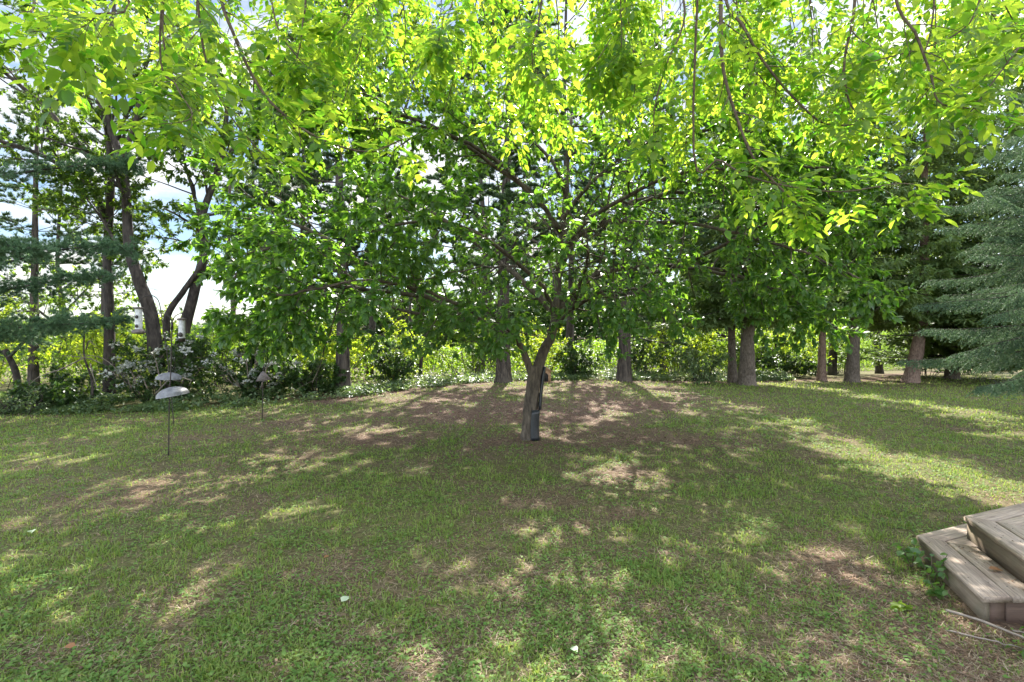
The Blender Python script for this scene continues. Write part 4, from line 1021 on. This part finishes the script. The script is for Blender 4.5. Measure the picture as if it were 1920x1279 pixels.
for i, (x, y, w, h, mt_, lb) in enumerate(SH):
    shrub(x, y, w, h*(1.22 if x < -6 and h > 1.5 else 1.08), lb, G_H, 300+i, 'shrub_md' if (mt_ == 'shrub' and i % 3 == 1) else mt_, n=4600 if y < 22 else 4200, leaf=.105 if y < 22 else .13)
# pale young shrub in front of the stout grey spruce
shrub(6.35, 17.9, 2.0, 1.5, 'pale leafy young shrub left of the stout grey spruce trunk', G_H, 390, 'cover', n=2600, leaf=.10, stems=12)
# dead and bare stems of the pine edge
def blossom_shrub(x, y, w, h, label, seed, nfl):
    root, pos = shrub(x, y, w, h, label, 'white blossom shrubs behind the bird feeders', seed, 'shrub_dk', n=9500, leaf=.095, stems=24, name='flowering_shrub', dep=w*.6)
    rng = np.random.default_rng(seed+1)
    for k in range(7):                                                  # bare arching canes in front
        a = rng.uniform(-.8, .8)
        s = np.array([x+a*w*.3, y-w*.18, g1(x, y)+.25+rng.random()*.3]); e = s+[a*w*.45+rng.normal()*.4, -rng.uniform(.3, .7), rng.uniform(.1, .9)]
        P = spline([s, (s+e)*.5+[0, 0, .25], e], 10); b = MB(); tube(b, P, np.linspace(.016, .005, 10), 5)
        sprout(rng, b, [], P, .014, .005, [dict(n=4, t0=.3, ang=.7, L=.5, wob=.14, grav=.0, r=.6, k=4, seg=4, rmin=.004)])
        b.build('cane', M['dead'], root)
    front = pos[(pos[:, 1] < y-.05) & (pos[:, 2] > h*.28)]
    pick = front[rng.choice(len(front), nfl, replace=False)]
    meshes = []
    for v in range(4):                                                  # a few blossom clusters, copied about
        b = MB(); n = 26; a = rand_dirs(rng, n)*[1, 1, .55]; p = a*.05*rng.uniform(.5, 1.25, n)[:, None]*[1.5, 1, .7]
        place(b, L4V, [L4T], p, norm(a+[0, 0, .2]), norm(a*.5+[0, 0, 1]+.6*rand_dirs(rng, n)), .045, .042)
        o = b.build('blossom', M['petal'], None); meshes.append(o)
    for k, q in enumerate(pick):
        o = meshes[k] if k < 4 else meshes[k % 4].copy()
        if k >= 4: COL.objects.link(o)
        o.parent = root; o.location = Vector(q)-root.location+Vector((0, -.06, .03)); o.rotation_euler = (rng.normal()*.3, rng.normal()*.3, rng.uniform(0, 6.28))
        s = rng.uniform(.8, 1.7); o.scale = (s, s, s)
blossom_shrub(-8.9, 13.6, 3.3, 1.95, 'dark shrub with many white blossom clusters behind the bird feeder poles', 401, 58)
blossom_shrub(-6.9, 14.4, 2.4, 1.55, 'dark shrub with sparser white blossoms just left of the dark cone post', 403, 34)
# weeds at the left edge of the lawn
shrub(-11.3, 12.4, 1.8, .5, 'low pale weeds at the lawn edge far left', 'weeds by the lawn', 410, 'cover', n=1500, leaf=.07, stems=18, name='weed_patch', cat='weeds')
shrub(-12.9, 12.0, 1.8, .45, 'lowest patch of pale weeds in the left corner', 'weeds by the lawn', 411, 'cover', n=1500, leaf=.07, stems=18, name='weed_patch', cat='weeds')

def dead_branches():
    rng = np.random.default_rng(420)
    root = thing('dead_sapling', (-10.3, 12.9, g1(-10.3, 12.9)), 'bare dead stem with crooked grey branches in front of the left bushes', 'dead tree')
    b = MB(); P = spline([(-10.2, 12.9, 0), (-10.15, 12.9, .7), (-10.3, 12.85, 1.3), (-10.35, 12.9, 1.9)], 12); tube(b, P, np.linspace(.035, .014, 12), 6, rough=.05, rng=rng); b.build('trunk', M['bark_dark'], root)
    for pts in ([(-10.3, 12.85, 1.3), (-10.7, 12.7, 1.05), (-11.1, 12.5, .85), (-11.35, 12.4, .55)], [(-10.2, 12.9, 1.15), (-9.9, 12.6, .9), (-9.65, 12.4, .6)], [(-10.3, 12.9, 1.5), (-10.0, 12.6, 1.7), (-9.7, 12.4, 1.6)]):
        b = MB(); P = spline(pts, 12); tube(b, P, np.linspace(.018, .005, 12), 5, rough=.05, rng=rng)
        sprout(rng, b, [], P, .016, .005, [dict(n=5, t0=.25, ang=.8, L=.3, wob=.2, grav=0, r=.5, k=4, seg=4, rmin=.003)]); b.build('branch', M['dead'], root)
dead_branches()

def far_woods():
    rng = np.random.default_rng(500)
    b = MB(); n = 95000
    ang = rng.uniform(-1.05, 1.05, n); d = rng.uniform(62, 80, n)/np.cos(ang*.75)
    x = np.tan(ang)*d*.8; y = d
    hh = (3.0+6.0*fbm(x*.09+3, x*0+1, 4))*np.interp(x, [-26, -10, 8, 40], [.85, 1.55, 1.9, 2.1])+1.6*(fbm(x*.5, x*0+7, 3)-.5)
    z = gz(x, y)+hh*rng.random(n)**.75
    pos = np.stack([x, y, z], -1); leaves_on(b, rng, pos, rand_dirs(rng, n), .75, .7, .2)
    tag(b.build('far_woods', M['shrub_dk']), 'distant line of green trees seen through gaps beyond the shrubs', 'woods', kind='stuff')
    # the nearer thicket that closes the view behind the shrubs
    n = 80000; x = rng.uniform(-34, 42, n); y = edge_y(x)+rng.uniform(7, 12, n)
    top = np.interp(x, [-34, -12, -9, -2, 3, 8, 14, 25, 42], [3.2, 2.2, 1.7, 1.4, 1.6, 2.1, 2.6, 3.6, 4.6])*(.6+.8*fbm(x*.45, y*.2, 4))
    z = gz(x, y)+top*rng.random(n)**.8; b = MB(); leaves_on(b, rng, np.stack([x, y, z], -1), rand_dirs(rng, n), .15, .6, .2)
    tag(b.build('thicket', M['shrub_md']), 'tangled green thicket behind the shrubs and spruces', 'thicket', kind='stuff')
far_woods()

# ------------------------------------------------------------------ bird feeders and posts
def lathe(mb, prof, c, k=28, tilt=None):
    a = np.linspace(0, 2*PI, k, endpoint=False); prof = np.array(prof, float); n = len(prof)
    V = np.stack([prof[:, 0][:, None]*np.cos(a), prof[:, 0][:, None]*np.sin(a), prof[:, 1][:, None]*np.ones(k)], -1).reshape(-1, 3)
    if tilt is not None: V = V@np.array(Matrix.Rotation(tilt[0], 3, 'Y').to_3x3()).T@np.array(Matrix.Rotation(tilt[1], 3, 'X').to_3x3()).T
    V = V+np.array(c)
    idx = np.arange(n*k).reshape(n, k)
    q = np.stack([idx[:-1], np.roll(idx[:-1], -1, 1), np.roll(idx[1:], -1, 1), idx[1:]], -1).reshape(-1, 4)
    mb.add(V, q)

def dome_profile(R, H, th=.006):
    t = np.linspace(0, 1, 10)
    o = [(max(.012, R*math.sin(x*PI/2)), H*math.cos(x*PI/2)) for x in t]
    return o+[(R+.006, -.006), (R-th, -.004)]+[(max(.010, (R-th)*math.sin(x*PI/2)), (H-th)*math.cos(x*PI/2)) for x in t[::-1]]

def feeder(p_top, L, r, label, style):
    """tube feeder hanging from p_top"""
    root = thing('bird_feeder', p_top, label, 'bird feeder', 'tube bird feeders on the poles')
    x, y, z = p_top
    b = MB(); tube(b, [(x, y, z+.004), (x+.002, y, z-.035), (x-.002, y, z-.075)], .0035, 5); b.build('hanger', M['black_metal'], root)
    zt = z-.07
    b = MB(); lathe(b, [(.004, zt+.005), (r*1.45, zt-.012), (r*1.45, zt-.035), (r*.9, zt-.037), (.004, zt-.037)], (x, y, 0)); b.build('cap', M['hood'], root)
    b = MB(); lathe(b, [(r, zt-.030), (r, zt-L)], (x, y, 0)); b.build('tube', M['feeder'], root)
    ports = (.45, .86) if style else (.82,)
    for f in ports:
        b = MB(); lathe(b, [(.030, 0), (.034, .008), (.020, .014), (.002, .014)], (0, 0, 0), 14)
        for v in b.v: v[:] = np.stack([v[:, 0], -v[:, 2], v[:, 1]], -1)+np.array([x+.01, y-r-.001, zt-L*f])
        b.build('feeding_port', M['black_metal'], root)
    b = MB()
    if style: lathe(b, [(r*.9, zt-L+.005), (r*1.5, zt-L-.01), (r*1.9, zt-L-.05), (r*1.9, zt-L-.075), (r*1.2, zt-L-.09), (.004, zt-L-.09)], (x, y, 0))
    else: lathe(b, [(r*1.05, zt-L+.005), (r*1.05, zt-L-.045), (.004, zt-L-.05)], (x, y, 0))
    b.build('tray' if style else 'base_cap', M['hood'] if style else M['black_metal'], root)

# pole with two curved arms, px 316..323, d 7.7
DA = 7.75
xa, ya = (316-960)*DA/1000, DA; za = g1(xa, ya)
ra = thing('feeder_pole', (xa, ya, za), 'thin rusty pole with two curved arms and a tilted grey dome', 'feeder pole', 'bird feeder poles on the lawn')
topA = at(322.5, 606, DA)
b = MB(); tube(b, spline([(xa, ya, za-.1), at(317.5, 760, DA), at(320.5, 690, DA), topA], 14), .0085, 8); b.build('pole', M['black_metal'], ra)
b = MB(); tube(b, [topA-[0, 0, .10], topA+[0, 0, .012]], .017, 8); b.build('collar', M['black_metal'], ra)
for sg, pts in ((-1, [(322.5, 604), (317, 594), (308, 589), (297, 588), (290, 590)]), (1, [(322.5, 604), (328, 594), (335, 589.5), (341, 588)])):
    b = MB(); tube(b, spline([at(px, py, DA) for px, py in pts], 12), .006, 6); b.build('arm', M['black_metal'], ra)
b = MB(); lathe(b, dome_profile(.212, .125), at(324, 742, DA), tilt=(-.16, .06)); b.build('baffle', M['grey_metal'], ra)
# shepherd's hook, px 327..302, d 10.4
DB = 10.3
xb, yb = (327-960)*DB/1000, DB; zb_ = g1(xb, yb)
rb_ = thing('feeder_pole', (xb, yb, zb_), "slender shepherd's hook pole with a level grey dome, further back", 'feeder pole', 'bird feeder poles on the lawn')
b = MB(); tube(b, spline([tuple(np.array([xb, yb, zb_-.1])), at(321, 740, DB), at(313, 660, DB), at(304, 600, DB), at(299.5, 572, DB), at(294, 560, DB), at(284, 554.5, DB), at(273, 556, DB), at(264, 562, DB), at(260, 570, DB)], 40), .0085, 7); b.build('pole', M['black_metal'], rb_)
b = MB(); lathe(b, dome_profile(.225, .125), at(316.5, 711, DB), tilt=(.03, .0)); b.build('baffle', M['grey_metal'], rb_)
feeder(at(260, 569.5, DB), .43, .062, 'cloudy tube feeder with wide seed tray hanging from the hook', 1)
feeder(at(341, 587.5, DA), .30, .043, 'plain whitish tube feeder hanging from the two armed pole', 0)

# post with a cone hood
DC = 11.0
xc, yc = (491.5-960)*DC/1000, DC; zc = g1(xc, yc)
rc = thing('cone_post', (xc, yc, zc), 'thin dark post with a brown cone shaped hood near the shrubs', 'post')
b = MB(); tube(b, spline([(xc, yc, zc-.1), at(493, 720, DC), at(495, 660, DC)], 8), .010, 7); b.build('pole', M['black_metal'], rc)
cz = at(494.5, 714, DC)
b = MB(); lathe(b, [(.012, .19), (.05, .155), (.155, 0), (.150, -.004), (.045, .145), (.010, .175)], cz, 24, tilt=(-.08, 0)); b.build('hood', M['hood'], rc)

# small wooden house on the ground behind the forked tree
def little_house():
    x, y = .90, 16.9; z = g1(x, y)
    root = thing('wooden_kennel', (x, y, z), 'small brown gabled wooden house at the lawn edge behind the forked trunk', 'animal house')
    w, d, h, g = .31, .30, .36, .22
    b = MB()
    V = np.array([[-w, -d, 0], [w, -d, 0], [w, -d, h], [0, -d, h+g], [-w, -d, h], [-w, d, 0], [w, d, 0], [w, d, h], [0, d, h+g], [-w, d, h]])
    b.add(V+[x, y, z], [[0, 1, 2, 3, 4], [9, 8, 7, 6, 5], [0, 4, 9, 5], [1, 6, 7, 2], [0, 5, 6, 1]]); b.build('wall', M['cedar'], root)
    for s in (-1, 1):
        sl = np.array([s*w, 0, -g]); nrm_ = norm(np.array([s*g, 0, w])); e = np.array([s*(w+.05), 0, h-.035]); r_ = np.array([0, 0, h+g+.003])
        q = [r_+[0, -d-.06, 0], e+[0, -d-.06, 0], e+[0, d+.06, 0], r_+[0, d+.06, 0]]
        q = np.array(q)+nrm_*.004; V = np.concatenate([q, q+nrm_*.02])+[x, y, z]; b = MB()
        b.add(V, [[0, 1, 2, 3], [7, 6, 5, 4], [0, 4, 5, 1], [1, 5, 6, 2], [2, 6, 7, 3], [3, 7, 4, 0]]); b.build('roof', M['cedar'], root)
    b = MB(); a = np.linspace(0, PI, 10); pts = [(.11*math.cos(t), .20+.11*math.sin(t)) for t in a]; pts = [(.11, 0.03)]+pts+[(-.11, 0.03)]
    V = np.concatenate([[(px+x+.12, y-d-.004, pz+z) for px, pz in pts], [(px+x+.12, y-d+.01, pz+z) for px, pz in pts]]); m = len(pts)
    b.add(V, [list(range(m))]+[list(range(2*m-1, m-1, -1))]+[[i, m+i, m+(i+1) % m, (i+1) % m] for i in range(m)]); b.build('doorway', M['painted_shade'], root)  # no opening cut: slab on the wall, inside shade put into its colour
little_house()

def railing():
    """dark metal fence far behind the feeders"""
    y = 31.0; x0, x1 = -25.5, -18.0
    root = thing('metal_fence', ((x0+x1)/2, y, g1(-21, y)), 'black metal railing glimpsed far behind the bird feeders', 'fence')
    z = g1(-21, y); zt = 2.35
    for zz in (zt-.12, zt-1.1):
        b = MB(); tube(b, [(x0, y, zz), (x1, y, zz)], .02, 6); b.build('rail', M['black_metal'], root)
    b = MB()
    for k in range(int((x1-x0)/.13)): tube(b, [(x0+k*.13, y, zt-1.15), (x0+k*.13, y, zt)], .009, 5)
    b.build('pickets', M['black_metal'], root)
    for xx in np.linspace(x0, x1, 4): b = MB(); tube(b, [(xx, y, z-.1), (xx, y, zt+.08)], .035, 6); b.build('post', M['black_metal'], root)
railing()

# ------------------------------------------------------------------ sticks, weeds and fallen leaves
def stick(pts, r0, r1, label, seed):
    rng = np.random.default_rng(seed); P = spline(pts, 14)
    root = thing('stick', P[0], label, 'stick', 'fallen sticks by the steps')
    b = MB(); tube(b, P+rng.normal(size=P.shape)*.002, np.linspace(r0, r1, 14), 6, rough=.06, rng=rng); b.build('shaft', M['dead'], root)
stick([(2.66, 3.27, .05), (2.78, 3.15, .045), (2.86, 3.02, .035), (2.92, 2.92, .03), (3.05, 2.85, .03)], .008, .005, 'long thin grey stick lying below the corner of the wooden steps', 1)
stick([(2.52, 3.10, .02), (2.66, 2.98, .03), (2.82, 2.90, .02)], .005, .003, 'shorter thin twig left of the long stick by the steps', 2)
stick([(2.90, 3.10, .02), (2.96, 3.04, .03), (3.03, 2.98, .02)], .006, .004, 'short stub of stick right against the end of the steps', 3)

def weed(x, y, h, n, label, seed, leaf=.07, mt='cherry'):
    rng = np.random.default_rng(seed); z = g1(x, y)
    root = thing('weed', (x, y, z), label, 'weed', 'leafy weeds beside the steps')
    b = MB(); pos, out = [], []
    for k in range(max(3, n//7)):
        a = rng.uniform(0, 2*PI); e = np.array([x+math.cos(a)*h*.45, y+math.sin(a)*h*.45, z+h*rng.uniform(.5, 1)])
        P = spline([(x, y, z), ((x+e[0])/2, (y+e[1])/2, z+h*.5), e], 7); tube(b, P, np.linspace(.004, .002, 7), 4)
        for f in np.linspace(.25, 1, 7):
            p, d = poly_at(P, f*.999); s = rand_dirs(rng, 1)[0]*[1, 1, .3]; pos.append(p); out.append(norm(d*.4+s))
    b.build('stem', M['twig'], root)
    c = MB(); leaves_on(c, rng, np.array(pos), np.array(out), leaf, .6, .2, near=True); c.build('foliage', M[mt], root)
weed(2.93, 3.72, .22, 35, 'leafy green weed growing up beside the lower step, tallest of the clump', 1, .05)
weed(2.80, 3.50, .12, 28, 'broad leaved weed sprawling at the foot of the lower step', 2, .055)
weed(2.98, 3.98, .17, 35, 'small weed at the back left corner of the lower step', 3, .07)
weed(2.80, 2.86, .10, 28, 'low broad leaved weed at the very bottom right corner', 4, .09)
weed(3.02, 3.06, .09, 21, 'tiny pale weed against the end board of the steps', 5, .06)
weed(2.45, 3.35, .07, 21, 'little yellowish weed in the needles left of the steps', 6, .05, 'shrub')

def fallen(px, py, size, label, seed, mt):
    rng = np.random.default_rng(seed); d = CAM_H*1000/(py-640); x = (px-960)*d/1000; z = g1(x, d)+.03
    o = MB(); place(o, L7V, [L7Q, L7T], np.array([[0, 0, 0.0]]), np.array([[rng.normal(), rng.normal(), .1]]), np.array([[.2*rng.normal(), -.3, 1.0]]), size, size*.85)
    ob = o.build('fallen_leaf', M[mt], None); ob.location = (x, d, z); tag(ob, label, 'leaf', 'single fallen leaves on the lawn')
fallen(640, 1138, .075, 'pale fallen leaf on the lawn left of centre near the bottom', 1, 'pale_leaf')
fallen(1073, 1224, .060, 'pale round fallen leaf near the bottom centre of the lawn', 2, 'pale_leaf')
fallen(60, 1001, .085, 'pale fallen leaf far left on the lawn', 3, 'pale_leaf')
fallen(142, 1222, .055, 'orange brown fallen leaf in the bottom left of the lawn', 4, 'brown_leaf')
fallen(617, 1051, .05, 'small orange fallen leaf on the grass left of centre', 5, 'brown_leaf')
for k, (x, y, z, lb) in enumerate([(3.74, 3.83, .345, 'brown leaf lying on the upper wooden step'), (3.17, 3.55, .175, 'curled brown leaf on the lower wooden step')]):
    o = MB(); place(o, L7V, [L7Q, L7T], np.array([[0, 0, .012]]), np.array([[1, -.5*k+.2, .0]]), np.array([[.1, -.2, 1.0]]), .085, .06)
    ob = o.build('fallen_leaf', M['brown_leaf'], None); ob.location = (x, y, z); tag(ob, lb, 'leaf', 'leaves on the steps')
